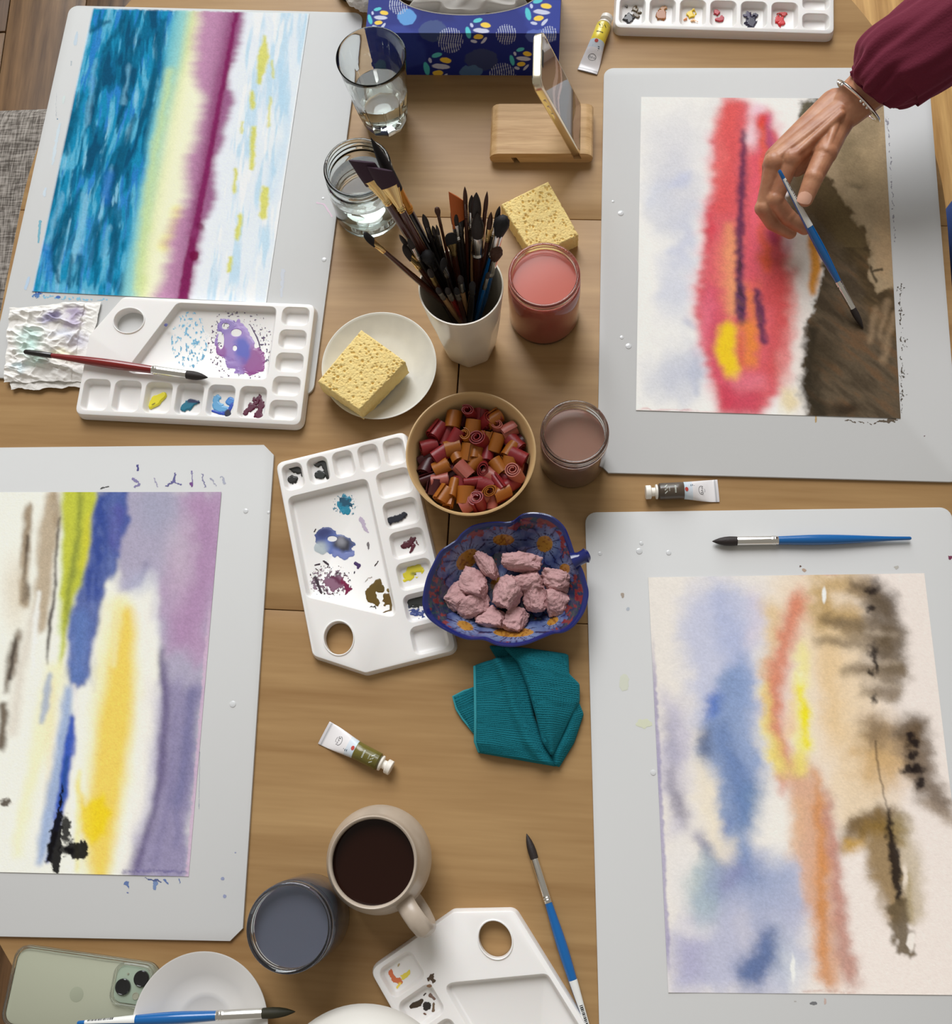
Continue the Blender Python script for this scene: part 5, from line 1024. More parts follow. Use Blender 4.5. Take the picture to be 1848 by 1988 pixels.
for (c, rx, ry, rot) in fl_:
    x = (U - zx(c[0])) * 5.133; y = (V - zy(c[1])) * 5.133; ca, sa = math.cos(math.radians(rot)), math.sin(math.radians(rot))
    d = np.hypot((x * ca + y * sa) / rx, (-x * sa + y * ca) / ry); a_ = np.arctan2(-x * sa + y * ca, x * ca + y * sa)
    m = d < best; best = np.where(m, d, best); ang = np.where(m, a_, ang)
pet = np.abs(np.sin(ang * 5)); rp = 2.35 + .5 * pet
inside = best < rp
pc = np.array(S(112, 128, 166)); dkb = np.array(S(44, 54, 112)); C = pt.c
sh = sstep(1.0, 2.4, best) * .75 + .35 * (1 - pet); sh = np.clip(sh * (.6 + .8 * fbm(U / 5, V / 5, 3, 5)), 0, 1)
C[inside] = (pc * (1 - sh[..., None]) + np.array(S(52, 64, 116)) * sh[..., None])[inside]
ln = inside & ((pet < .16) | (best > rp - .14)) & (best > 1.1); C[ln] = S(26, 28, 66)
sp = inside & (best < 1.5) & (np.abs(np.sin(ang * 14)) < .3) & (best > 1.05); C[sp] = S(36, 40, 80)
cen = best < 1; C[cen] = S(172, 124, 50); C[cen & (fbm(U / 4, V / 4, 3, 6) > .62)] = S(136, 88, 36)
gr = ~inside; C[gr] = S(36, 46, 76); n_ = fbm(U / 4.5, V / 4.5, 2, 8); C[gr & (n_ > .58)] = S(44, 62, 68)
red = (R_ > .80) & (R_ < .93) & (fbm(U / 6, V / 6, 2, 9) > .56) & (best > 2.0); C[red] = S(118, 44, 46); C[red & (fbm(U / 2.2, V / 2.2, 2, 10) > .68)] = S(110, 24, 40)
C[gr & (fbm(U / 7 + 9, V / 7, 2, 11) > .72)] = S(110, 42, 44)
k = sstep(.925, .955, R_)[..., None]; pt.c = C * (1 - k) + np.array(S(28, 36, 100)) * k
M_dish = attr_mat('painted_glaze', .12, coat=.4)
obj_in = grid_obj('dish_inside', P[::-1], pt.c[::-1], M_dish, g)
Q = P.copy(); q2 = np.linspace(1, .0, 30); OUT = np.empty((32, NL + 1, 3))
for i, t in enumerate(np.linspace(1, .45, 30)):
    j = int(np.clip(np.interp(t, ringp, np.arange(NRING)), 0, NRING - 1)); OUT[i + 2] = P[j]; OUT[i + 2, :, 2] = np.maximum(P[j, :, 2] - .38, .02)
    OUT[i + 2, :, :2] = LC + (P[j, :, :2] - LC) * 1.012
e = P[-1]; OUT[0] = e; OUT[1] = e; OUT[1, :, :2] = LC + (e[:, :2] - LC) * 1.022; OUT[1, :, 2] -= .06
oc = np.empty(OUT.shape); oc[:] = S(28, 36, 100); grid_obj('dish_outside', OUT, oc, M_dish, g)
st = [W(zx(1610), zy(560), LZ - .3), W(zx(1670), zy(535), LZ - .1), W(zx(1710), zy(515), LZ), W(zx(1735), zy(505), LZ + .05), W(zx(1752), zy(498), LZ + .03), W(zx(1760), zy(494), LZ)]
obj('stem_handle', *tube([loc_of(g, q) for q in st], [1.0, .72, .72, .85, .62, .2], 18), mat('cobalt_glaze', S(30, 38, 102), .15, coat=.4), g)
M_candy = mat('dusty_pink_crumb', S(194, 154, 154), .9, bump=(130, .9, .004), var=(90, .5, S(170, 124, 126)))
def chunk(label, px, size, z, rot, seed, cut=.8):
    bm = bmesh.new(); bmesh.ops.create_cube(bm, size=2); bmesh.ops.subdivide_edges(bm, edges=bm.edges, cuts=17, use_grid_fill=True)
    rs = random.Random(seed); pl = [(Vector((rs.uniform(-1, 1), rs.uniform(-1, 1), rs.uniform(-.6, 1))).normalized(), rs.uniform(.72, .95)) for _ in range(5)]
    for v in bm.verts:
        c = v.co.copy(); s = c.normalized() * 1.22; c = c.lerp(s, .45)
        for n_, d in pl:
            e = c.dot(n_) - d
            if e > 0: c -= n_ * e * cut
        nz = mnoise.fractal(c * 1.6 + Vector((seed, 0, 0)), .8, 2.2, 4); rg = abs(mnoise.noise(c * 3.2 + Vector((0, seed, 0))))
        rg2 = abs(mnoise.noise(c * 6.5 + Vector((seed, seed, 0)))); v.co = c * (1.1 + .16 * nz - .16 * rg - .09 * rg2)
        v.co = Vector((v.co.x * size[0] / 2, v.co.y * size[1] / 2, v.co.z * size[2] / 2))
    me = bpy.data.meshes.new('pink_meringue_piece'); bmesh.ops.scale(bm, vec=(.01,) * 3, verts=bm.verts); bm.to_mesh(me); bm.free(); finish(me, True, 50); me.materials.append(M_candy)
    o = bpy.data.objects.new('pink_meringue_piece', me); SC.collection.objects.link(o); q = W(zx(px[0]), zy(px[1]), z)
    o.location = (q[0] * .01, q[1] * .01, (z + TZ) * .01); o.rotation_euler = (rs.uniform(-.2, .2), rs.uniform(-.2, .2), math.radians(rot))
    return tag(o, label, 'sweet', 'pink pieces in the leaf dish')
for a in (('rounded pink sweet piece at the far left of the leaf dish', (415, 920), (2.3, 2.7, 2.0), 1.7, 15, 1), ('large pink sweet piece, upper of the split pair on the left', (625, 790), (3.1, 2.6, 2.2), 2.0, -20, 2), ('fan-shaped pink sweet piece with radial cracks, lower left', (590, 1000), (3.5, 2.3, 1.9), 1.7, 22, 3), ('long thin pink wedge pointing up at the dish middle', (750, 610), (1.5, 3.2, 1.8), 2.3, 30, 4), ('half-moon pink sweet piece at the back of the dish', (1090, 570), (3.7, 1.9, 2.3), 2.5, 0, 5), ('biggest pink cube with a pale top in the dish centre', (955, 860), (2.7, 3.2, 3.0), 2.5, -15, 6), ('pink sweet piece tucked behind the big centre cube', (1150, 770), (2.6, 2.2, 2.0), 2.1, 20, 7), ('crumbly pink sweet piece at the upper right', (1435, 755), (3.0, 1.9, 2.0), 2.3, -15, 8), ('pink sweet piece with a crack between centre and right', (1235, 945), (2.3, 2.4, 2.0), 1.8, 15, 9), ('pink sweet piece with pale crest at the far right', (1455, 965), (2.2, 2.8, 2.1), 2.0, 10, 10), ('flat rounded pink sweet piece at the dish front', (785, 1115), (2.8, 2.1, 1.8), 1.6, -10, 11), ('blocky pink sweet piece nearest the front rim', (1030, 1140), (2.1, 2.5, 1.9), 1.7, -25, 12)): chunk(*a)

# ---------------------------------------------------------------- paint tubes
M_tube = attr_mat('tube_enamel', .3, coat=.3); M_cap = mat('white_cap', S(232, 226, 216), .4)
def paint_tube(label, cap_px, tail_px, stripe, r=.95, roll=0.0, blue=True, logo='oval'):
    a, b = W(*cap_px, .9), W(*tail_px, .3); d = b - a; L = math.hypot(d[0], d[1]); ang = math.atan2(d[1], d[0])
    g = thing('paint_tube', label, 'paint tube', (a[0], a[1], 0), ang, 'paint tubes on the table'); n = 72; m = 150
    cl = 1.35; X = np.linspace(cl, L, m); A = np.linspace(0, 2 * math.pi, n + 1); P = np.empty((m, n + 1, 3)); C = np.empty((m, n + 1, 3)); C[:] = S(226, 222, 222)
    for i, x in enumerate(X):
        t = (x - cl) / (L - cl); sh = 1 if t > .03 else .55 + .45 * math.sqrt(t / .03)
        k = sstep(.30, .93, np.array(t)); wy = r * (1 + .36 * k) * sh; hz = (r * (1 - k) + .09 * k) * sh
        if t > .93: wy = r * 1.38; hz = .10
        P[i, :, 0] = x; P[i, :, 1] = wy * np.cos(A); P[i, :, 2] = hz * np.sin(A) * (1 + .05 * k * np.sin(x * 5)) + r * (1 - k) + .13 * k
        if t < .42: C[i] = np.array(S(*stripe)) * (1.0 if t > .1 else .8)
        elif t < .46 and blue: C[i] = S(196, 212, 222)
        elif t < .56 and blue: C[i] = S(206, 214, 222)
        if t > .93: C[i] = S(206, 202, 204) if (t < .945 or .965 < t) else S(170, 170, 172)
    grid_obj('tube_body', P, C, M_tube, g, False)
    V, F = lathe([(0, 0), (.72, 0), (.78, .06), (.78, .55), (.7, .62), (.5, .66), (.48, 1.05), (.82, 1.12), (.84, 1.3), (.6, 1.42), (0, 1.42)], 32, lambda q, z, an: q * (1 + (.025 * math.sin(an * 16) if z < .6 and q > .6 else 0)))
    obj('cap', [(z, x, y + r * .98) for x, y, z in V], F, M_cap, g)
    def zt(x): t = (x - cl) / (L - cl); k = float(sstep(.30, .93, np.array(t))); return r * (1 - k) + .13 * k + (r * (1 - k) + .09 * k) + .012
    # printed marks: oval emblem, red seal, text lines
    def ring(cx, cy, rx, ry, w_, mt, nm):
        V = []; F = []
        for i in range(40):
            q = 2 * math.pi * i / 40
            for s in (1, 1 - w_): x, y = cx + rx * s * math.cos(q), cy + ry * s * math.sin(q); V.append((x, y, zt(x) - .12 * (y / r) ** 2))
        for i in range(40): j = (i + 1) % 40; F.append((2 * i, 2 * j, 2 * j + 1, 2 * i + 1))
        obj(nm, V, F, mt, g)
    ex = cl + (L - cl) * .72
    ring(ex, 0, .38, .52, .1, M_ink, 'emblem'); xs = cl + (L - cl) * .455
    ring(xs, -.05, .2, .24, 1.0, mat('red_seal', S(186, 70, 62), .4), 'red_seal')
    cu = bpy.data.curves.new('emblem_letters', 'FONT'); cu.body = 'ЗХК'; cu.size = .0052; cu.align_x = 'CENTER'; cu.align_y = 'CENTER'
    to = bpy.data.objects.new('emblem_letters', cu); SC.collection.objects.link(to); me = bpy.data.meshes.new_from_object(to.evaluated_get(bpy.context.evaluated_depsgraph_get())); bpy.data.objects.remove(to)
    me.materials.clear(); me.materials.append(M_ink); o = bpy.data.objects.new('emblem_letters', me); SC.collection.objects.link(o); o.parent = g; o.location = (ex * .01, 0, (zt(ex) + .02) * .01); o.rotation_euler = (0, .1, math.pi / 2 + roll)
    V = []; F = []
    rows = [(xs + .5 + i * .2, w_, .09) for i, w_ in enumerate((.9, 1.0, .8))]
    for x, w_, t_ in rows: b0 = len(V); V += [(x, -w_ / 2 + .1, zt(x) - .05), (x + t_, -w_ / 2 + .1, zt(x + t_) - .05), (x + t_, w_ / 2 + .1, zt(x + t_) - .05), (x, w_ / 2 + .1, zt(x) - .05)]; F.append((b0, b0 + 1, b0 + 2, b0 + 3))
    obj('small_print', V, F, mat('grey_ink', S(84, 96, 108), .5), g)
    V = []; F = []; x0 = cl + (L - cl) * .10
    for x, w_, t_ in ((x0, 1.1, .3), (x0 + .45, .5, .12), (x0 + .8, .3, .16), (x0 + 1.1, .9, .16)):
        b0 = len(V); yy = np.linspace(-w_ / 2, w_ / 2, 7)
        for j in range(6):
            if t_ > .2 and j % 2: continue
            b0 = len(V); s = .25 if t_ > .2 else 0
            V += [(x, yy[j], zt(x) - .4 * yy[j] ** 2), (x + t_, yy[j] + s, zt(x + t_) - .4 * (yy[j] + s) ** 2), (x + t_, yy[j + 1] + s - .05, zt(x + t_) - .4 * (yy[j + 1] + s) ** 2), (x, yy[j + 1] - .05, zt(x) - .4 * yy[j + 1] ** 2)]; F.append((b0, b0 + 1, b0 + 2, b0 + 3))
    obj('brand_print', V, F, mat('print_pale', S(196, 200, 190), .5) if stripe[0] < 150 else M_ink, g)
paint_tube('paint tube with yellow band beside the phone stand', (1179, 33), (1140, 138), (232, 208, 66))
paint_tube('paint tube with brown band between the two right boards', (1253, 956), (1395, 952), (82, 70, 58))
paint_tube('paint tube with olive green band alone on bare wood', (760, 1492), (628, 1422), (104, 96, 36))

# ---------------------------------------------------------------- paper towel
def towel():
    g = thing('paper_towel', 'crumpled white paper towel dabbed with violet and green stains', 'paper towel', (*W(90, 670, .4)[:2], 0)); M = attr_mat('soft_tissue', .9, bump=(650, .5, .0008), spec=.1)
    for k, (cs, zb) in enumerate((([(22, 640), (190, 600), (166, 752), (20, 756)], .44), ([(20, 598), (197, 584), (164, 740), (8, 744)], .62))):
        c = [W(u, v, zb) for u, v in cs]; n = 170; S_, T_ = np.meshgrid(np.linspace(0, 1, n), np.linspace(0, 1, n)); e = [np.array(q)[None, None] for q in c]
        P = (e[0] * (1 - S_)[..., None] + e[1] * S_[..., None]) * (1 - T_)[..., None] + (e[3] * (1 - S_)[..., None] + e[2] * S_[..., None]) * T_[..., None]
        wx = fbm(S_ * 5, T_ * 9, 3, 40 + k) - .5; wy = fbm(S_ * 7 + 9, T_ * 4, 3, 42 + k) - .5; ed = np.minimum(np.minimum(S_, 1 - S_), np.minimum(T_, 1 - T_))
        P[..., 0] += wx * .5; P[..., 1] += wy * .6
        r1 = 1 - np.abs(fbm(S_ * 3 + T_ * 1.5, T_ * 8 - S_ * 3, 3, 45 + k) - .5) * 5; r2 = 1 - np.abs(fbm(S_ * 6 + 3, T_ * 6 + S_ * 3, 2, 47) - .5) * 6
        P[..., 2] = zb + np.clip(.55 * np.clip(r1, 0, 1) + .25 * np.clip(r2, 0, 1) + .25 * fbm(S_ * 4, T_ * 4, 2, 48), 0, 2) * (.35 + .65 * np.clip(ed * 9, 0, 1)) * (1 if k else .3) * np.where(S_ > .84, .55, 1)
        U, V = PX(P); p = Paint(U, V, S(236, 233, 228))
        for cc, rx, ry, col, a in (((104, 612), 16, 10, (132, 122, 176), .7), ((90, 624), 12, 9, (140, 134, 184), .6), ((146, 606), 15, 11, (132, 110, 156), .7), ((140, 625), 14, 12, (150, 130, 176), .6), ((60, 650), 24, 14, (196, 224, 218), .7), ((55, 672), 18, 14, (186, 222, 212), .7), ((72, 700), 18, 12, (188, 222, 208), .6), ((38, 712), 14, 10, (196, 220, 228), .6), ((120, 690), 22, 10, (236, 230, 196), .7), ((150, 660), 20, 14, (206, 204, 226), .6), ((120, 645), 20, 8, (200, 206, 228), .5)):
            p.blob(cc, rx, ry, S(*col), a, .8, warp=8, ws=12)
        grid_obj('towel_layer', P, p.c, M, g, True, skirt=.05)
towel()

# ---------------------------------------------------------------- teal microfibre cloth
def cloth():
    g = thing('microfibre_cloth', 'rumpled teal ribbed microfibre cloth below the leaf dish', 'cloth', (*W(1010, 1370, 0)[:2], 0)); ZX = lambda x: 860 + x / 6.16; ZY = lambda y: 1230 + y / 6.16
    m, nt, b = nodes_of('teal_microfibre'); b.inputs['Base Color'].default_value = (*S(24, 104, 116), 1); b.inputs['Roughness'].default_value = .9; b.inputs['Sheen Weight'].default_value = .4; b.inputs['Sheen Tint'].default_value = (*S(60, 160, 175), 1); b.inputs['Specular IOR Level'].default_value = .1
    add_bump(nt, b, 900, .6, .001)
    def curve(pts, n): 
        P = np.array([W(ZX(x), ZY(y), z) for x, y, z in pts]); d = np.r_[0, np.cumsum(np.linalg.norm(np.diff(P, axis=0), axis=1))]; t = np.linspace(0, d[-1], n)
        Q = np.stack([np.interp(t, d, P[:, k]) for k in range(3)], 1)
        for _ in range(12): Q[1:-1] = (Q[:-2] + 2 * Q[1:-1] + Q[2:]) / 4
        return Q, d[-1]
    def patch(name, L, R, bulge=.3, rib=.23, ns=110, nt_=190, folds=(), seed=1, drop=(.5, .5)):
        A, la = curve(L, nt_); B, lb = curve(R, nt_); s = np.linspace(0, 1, ns)
        P = A[None] * (1 - s)[:, None, None] + B[None] * s[:, None, None]
        S_, T_ = np.meshgrid(s, np.linspace(0, 1, nt_), indexing='ij'); Z = bulge * np.sin(math.pi * S_) ** .8
        for (c0, c1, w_, h_) in folds: Z += h_ * np.exp(-((S_ - (c0 + (c1 - c0) * T_)) / w_) ** 2)
        Z += .25 * (fbm(S_ * 3, T_ * 3, 2, seed) - .5)
        Z -= drop[0] * np.clip(1 - S_ / .05, 0, 1) ** 2 + drop[1] * np.clip(1 - (1 - S_) / .05, 0, 1) ** 2 + .4 * np.clip(1 - T_ / .03, 0, 1) ** 2 + .4 * np.clip(1 - (1 - T_) / .03, 0, 1) ** 2
        wid = np.linalg.norm(A - B, axis=1).mean(); ph = T_ * (la + lb) / 2 / rib + .9 * (fbm(S_ * wid * .35, T_ * 9, 3, seed + 5) - .5) * 2
        Z += .036 * np.sin(2 * math.pi * ph) * np.clip(S_ / .05, 0, 1) * (1 + .6 * np.sin(S_ * wid * 26 + 3 * np.sin(ph * 6.28)))
        P[..., 2] = np.maximum(P[..., 2] + Z, .05)
        n_, k = P.shape[:2]; V = P.reshape(-1, 3); i = np.arange(n_ * k).reshape(n_, k); Q = np.stack([i[:-1, :-1], i[1:, :-1], i[1:, 1:], i[:-1, 1:]], -1).reshape(-1, 4)
        o = obj(name, loc_of(g, V), Q, m, g, True, 180); sd = o.modifiers.new('thickness', 'SOLIDIFY'); sd.thickness = .0012; sd.offset = -1
        return A, B, o
    patch('corner_flap', [(120, 755, .5), (160, 900, .4), (235, 1020, .3), (380, 1195, .3)], [(400, 630, .7), (420, 800, .6), (430, 950, .6), (430, 1180, .5)], .2, seed=3, ns=60, nt_=110)
    patch('back_flap', [(565, 150, .6), (600, 210, .6), (650, 290, .6)], [(800, 170, 1.2), (850, 230, 1.2), (900, 330, 1.2)], .2, seed=4, ns=60, nt_=50)
    patch('right_flap', [(1480, 900, 1.2), (1450, 1150, 1.0), (1300, 1450, .9), (1330, 1560, .5)], [(1620, 830, .7), (1672, 960, .5), (1560, 1300, .4), (1385, 1585, .4)], .5, seed=5, ns=70, nt_=130)
    patch('main_fold', [(378, 385, 1.3), (385, 640, 1.5), (390, 1000, 1.5), (385, 1300, 1.3), (425, 1415, .6)], [(860, 255, 1.7), (1010, 560, 1.3), (1090, 1000, 1.1), (1210, 1330, 1.0), (1375, 1585, .5)], .55, folds=((.55, .85, .10, .75), (.25, .2, .15, .25)), seed=6, drop=(.4, .9))
    patch('over_fold', [(735, 160, 2.0), (900, 340, 2.5), (1020, 640, 2.6), (1120, 980, 2.3), (1195, 1290, 1.7), (1290, 1440, 1.0)], [(1490, 250, 1.6), (1500, 480, 2.0), (1625, 600, 1.6), (1625, 810, 1.5), (1540, 960, 1.6), (1310, 1450, 1.0)], .6, folds=((.3, .5, .2, .35),), seed=7, drop=(.9, .7))
    hem = [(378, 388, 1.45), (383, 640, 1.6), (388, 1000, 1.6), (384, 1290, 1.4), (430, 1412, .7)]
    M = mat('teal_hem', S(48, 140, 150), .9, bump=(900, .4, .001))
    obj('hem', *tube([loc_of(g, W(ZX(x), ZY(y), z)) for x, y, z in hem], .16, 10), M, g)
    obj('hem', *tube([loc_of(g, W(ZX(x), ZY(y), z)) for x, y, z in ((390, 648, .7), (250, 690, .7), (120, 755, .6), (160, 900, .5), (235, 1020, .4), (375, 1190, .3))], .13, 8), M, g)
cloth()

# ---------------------------------------------------------------- oak phone stand and phone in it
M_oak = wood_mat('pale_oak', S(172, 132, 84), S(222, 186, 138), 2.2, 0, .45, .3)
sa = math.radians(-2.4); sc = W(1051, 250, 1.8)
g = thing('phone_stand', 'pale oak block phone stand with slanted slots', 'phone stand', (sc[0] + .05, sc[1], 0), sa)
pr = [(-5.9, .02), (-3.35, .02), (-3.75, 1.0), (-3.05, 1.0), (-2.6, .02), (5.9, .02), (6.25, .4), (6.35, 1.0), (6.15, 1.45), (5.75, 1.75), (5.3, 1.85), (4.62, 1.85), (5.0, .75), (4.05, .75), (3.67, 1.85), (-5.3, 1.85), (-5.75, 1.75), (-6.15, 1.45), (-6.35, 1.0), (-6.25, .4)]
V = []; F = []; n = len(pr)
for y in (-3.55, 3.55): V += [(x, y, z) for x, z in pr]
for i in range(n): j = (i + 1) % n; F.append((i, j, n + j, n + i))
tri = geometry.tessellate_polygon([[Vector((x, z, 0)) for x, z in pr]])
for t in tri: F.append(tuple(t)); F.append(tuple(n + i for i in t[::-1]))
me_o = obj('block', V, F, M_oak, g, True, 25)
bm = bmesh.new(); bm.from_mesh(me_o.data); bmesh.ops.recalc_face_normals(bm, faces=bm.faces); bm.to_mesh(me_o.data); bm.free()
th = math.radians(20.5); zd = Vector((-math.sin(th) * math.cos(sa), -math.sin(th) * math.sin(sa), math.cos(th))); yd = Vector((-math.sin(sa), math.cos(sa), 0)); xd = yd.cross(zd)
q = Matrix((xd, yd, zd)).transposed().to_quaternion()
pb = np.array(g['org']) + np.array([4.62 * math.cos(sa), 4.62 * math.sin(sa), .86])
ph = thing('smartphone', 'champagne phone propped upright in the oak stand, screen facing right', 'phone', pb + np.array([0, 0, 0.12]), quat=q)
def standing(VF, dx): return [(z + dx, x, y + 7.33) for x, y, z in VF[0]], VF[1]
obj('frame', *standing(slab(rrect(7.3, 14.8, 1.25, 8), -.62, .42, .16), 0), mat('champagne_metal', (.80, .72, .56), .25, 1.0), ph)
def screen(p): pass
ns, nt_ = 60, 120; Y, Z = np.meshgrid(np.linspace(-3.3, 3.3, ns), np.linspace(.28, 14.4, nt_)); X = np.full(Y.shape, .432)
rr = 1.0; cx = np.clip(np.abs(Y) - (3.3 - rr), 0, None); cz = np.clip(np.abs(Z - 7.34) - (7.06 - rr), 0, None); kp = np.hypot(cx, cz) <= rr
C = np.empty(Y.shape + (3,)); C[:] = S(88, 76, 72); n_ = Z / 14.4 + .03 * np.sin(Y)
for a, b_, c in ((0, .06, (70, 60, 56)), (.06, .22, (146, 120, 112)), (.22, .38, (84, 66, 56)), (.38, .56, (86, 92, 104)), (.56, .6, (196, 170, 166)), (.6, .66, (120, 84, 84)), (.66, .72, (188, 164, 158)), (.72, 1.0, (122, 102, 94))): C[(n_ >= a) & (n_ < b_)] = S(*c)
grid_obj('screen', np.stack([X, Y, Z], -1), C, attr_mat('screen_glass', .06, coat=.6), ph, False, keep=kp)
obj('notch', *standing(slab(rrect(2.2, .5, .2, 4), .436, .45, .004), 0), M_ink, ph).location = (0, 0, (14.1 - 7.33) * .01)
for z, l in ((11.6, .6), (10.2, 1.1), (8.8, 1.1)):
    V, F = box(0, 0, 0, .28, .1, l, .04); obj('side_button', [(x - .1, y - 3.67, c + z) for x, y, c in V], F, MATS['champagne_metal'], ph)

# ---------------------------------------------------------------- tissue box
ta = math.radians(-3.1); tw, tdp, thh = 23.6, 11.8, 7.55
c0 = W(728, 145, 0); ex_, ey_ = np.array([math.cos(ta), math.sin(ta), 0]), np.array([-math.sin(ta), math.cos(ta), 0]); cb = c0 + ex_ * tw / 2 + ey_ * tdp / 2
g = thing('tissue_box', 'navy tissue box printed with leaf clusters and striped circles', 'tissue box', (cb[0], cb[1], 0), ta)
def printed(P):
    U, V = PX(P); p = Paint(U, V, S(34, 46, 128)); p.poly([(700, 40), (800, 60), (830, 110), (780, 140), (700, 150)], S(50, 66, 150), .8, 6, 14, 40); p.poly([(1000, 0), (1100, -20), (1110, 60), (1030, 60)], S(46, 62, 150), .8, 8, 14, 40); p.poly([(800, -60), (900, -60), (880, 40), (810, 40)], S(26, 34, 108), .7, 12, 10)
    for c, rx, ry, col in (((790, 33), 18, 16, (100, 162, 222)), ((840, 60), 27, 21, (66, 82, 130)), ((935, 116), 32, 21, (62, 72, 116)), ((915, 140), 22, 13, (86, 120, 164)), ((1050, 70), 30, 14, (84, 104, 180)), ((740, 130), 12, 16, (70, 110, 150)), ((1000, -40), 30, 20, (90, 130, 200))): p.blob(c, rx, ry, S(*col), .9, .05, warp=3, ws=10)
    for c, r in (((774, 9), 19), ((874, 78), 25), ((983, 67), 20), ((975, 148), 26), ((1066, 66), 16)):
        d = np.hypot(U - c[0], V - c[1]); m = (d < r) & (np.abs(np.mod(U - c[0] + 1.5 * np.sin(V / 6), 4.6) - 2.3) < .85); p.c[m] = S(176, 182, 204)
    def cluster(x, y, k=1.0, fl=1):
        for dx, dy, rx, ry, rot, col in ((0, -27, 10, 4.5, -15, (92, 198, 208)), (17, -17, 11, 5.5, 8, (244, 204, 76)), (8, -5, 17, 5, 5, (200, 204, 226)), (-20, -1, 5.5, 13, -14, (84, 196, 206)), (2, 8, 10, 5.5, -4, (244, 204, 76)), (-13, -17, 3.2, 5, -20, (196, 202, 230)), (-8, 18, 7, 3.4, 12, (196, 202, 226)), (14, 16, 9, 3.2, -48, (196, 202, 226))):
            p.blob((x + dx * k, y + dy * k), rx * k, ry * k, S(*col), 1, .12, rot, warp=.8, ws=8)
    cluster(927, 64, .9); cluster(1044, 28, .95); cluster(848, 134, 1.0); cluster(1010, 118, .8); cluster(733, 38, .75)
    return p.c
def panel(name, o, e1, e2, n1, n2, l1, l2, hole=None):
    A, B = np.meshgrid(np.linspace(0, l1, n1), np.linspace(0, l2, n2)); P = np.array(o)[None, None] + np.array(e1)[None, None] * A[..., None] + np.array(e2)[None, None] * B[..., None]
    kp = None
    if hole is not None: kp = np.hypot((A - hole[0]) / hole[2], (B - hole[1]) / hole[3]) > 1
    return grid_obj(name, P, printed(P), attr_mat('printed_card', .5, spec=.1), g, True, keep=kp)
zz = np.array([0, 0, 1.0]); HOLE = (12.05, 6.15, 8.9, 3.55)
panel('front_panel', c0, ex_, zz, 330, 110, tw, thh); panel('top_panel', c0 + zz * thh, ex_, ey_, 330, 170, tw, tdp, HOLE)
panel('side_panel', c0 + ex_ * tw, ey_, zz, 60, 40, tdp, thh); panel('side_panel', c0 + ey_ * tdp, -ey_, zz, 60, 40, tdp, thh); panel('back_panel', c0 + ex_ * tw + ey_ * tdp, -ex_, zz, 90, 40, tw, thh)
hc = c0 + ex_ * HOLE[0] + ey_ * HOLE[1]
obj('opening_film', *tube([tuple(loc_of(g, hc + ex_ * HOLE[2] * 1.0 * math.cos(a) + ey_ * HOLE[3] * 1.0 * math.sin(a) + zz * (thh - .02))) for a in np.linspace(0, 2 * math.pi, 60, endpoint=False)], .06, 6, closed=True), mat('card_edge', S(196, 192, 184), .7), g)
M_tissue, nt, b = nodes_of('white_tissue'); b.inputs['Base Color'].default_value = (*S(236, 232, 226), 1); b.inputs['Roughness'].default_value = .9
tl_ = nt.nodes.new('ShaderNodeBsdfTranslucent'); tl_.inputs[0].default_value = (*S(236, 232, 226), 1); mx_ = nt.nodes.new('ShaderNodeMixShader'); mx_.inputs[0].default_value = .55
link(nt, b.outputs[0], mx_.inputs[1]); link(nt, tl_.outputs[0], mx_.inputs[2]); link(nt, mx_.outputs[0], nt.nodes['Material Output'].inputs[0])
t_ = thing('tissue_sheet', 'white tissue pulled up through the box opening', 'tissue', (hc[0], hc[1], thh - .9), ta)
na, nr = 200, 40; V = []; F = []
for j in range(nr):
    s = j / (nr - 1)
    for i in range(na):
        a = 2 * math.pi * i / na; pl = 1 + .10 * math.sin(a * 7 + s * 2.5) * (1 - s * .4) + .08 * math.sin(a * 12 - s * 4); rd = (1 - s) ** .75 * .96 + .06
        V.append((HOLE[2] * .97 * rd * pl * math.cos(a) + 2 * s, HOLE[3] * .97 * rd * pl * math.sin(a) + .8 * s, 1.1 * min(1, s * 8) + .5 * s + .9 * math.sin(a * 5 + s * 6) * s * (1 - s) * 1.6))
for j in range(nr - 1):
    for i in range(na): k = (i + 1) % na; F.append((j * na + i, j * na + k, (j + 1) * na + k, (j + 1) * na + i))
F.append(tuple((nr - 1) * na + i for i in range(na)))
V = [(x * (.9 if True else 1), y * .9, z) for x, y, z in V]
obj('sheet', V, F, M_tissue, t_, True, 180)
def crumple(name, label, cat, px, r, m, seed, z):
    bm = bmesh.new(); bmesh.ops.create_icosphere(bm, subdivisions=5, radius=1)
    for v in bm.verts:
        c = v.co.copy(); v.co = c * (1 - .35 * abs(mnoise.noise(c * 2.1 + Vector((seed, 0, 0)))) - .2 * abs(mnoise.noise(c * 4.7 + Vector((0, seed, 0))))) * r * .01
        v.co.z *= .7
    me = bpy.data.meshes.new(name); bm.to_mesh(me); bm.free(); finish(me, True, 35); me.materials.append(m)
    o = bpy.data.objects.new(name, me); SC.collection.objects.link(o); q = W(*px, z); o.location = (q[0] * .01, q[1] * .01, (z + TZ) * .01); return tag(o, label, cat)
crumple('crumpled_tissue', 'crumpled used tissue left of the navy tissue box', 'tissue', (708, -16), 2.9, M_tissue, 4, 1.55)
g = thing('black_lid', 'black round lid beside the crumpled tissue at the top edge', 'lid', (*W(686, -22, 0)[:2], 0))
obj('lid_body', *lathe([(0, .02), (2.2, .02), (2.35, .2), (2.35, 1.2), (2.2, 1.4), (0, 1.45)], 40, lambda r, z, a: r * (1 + (.012 * math.sin(a * 30) if .1 < z < 1.3 else 0))), M_hblack, g)

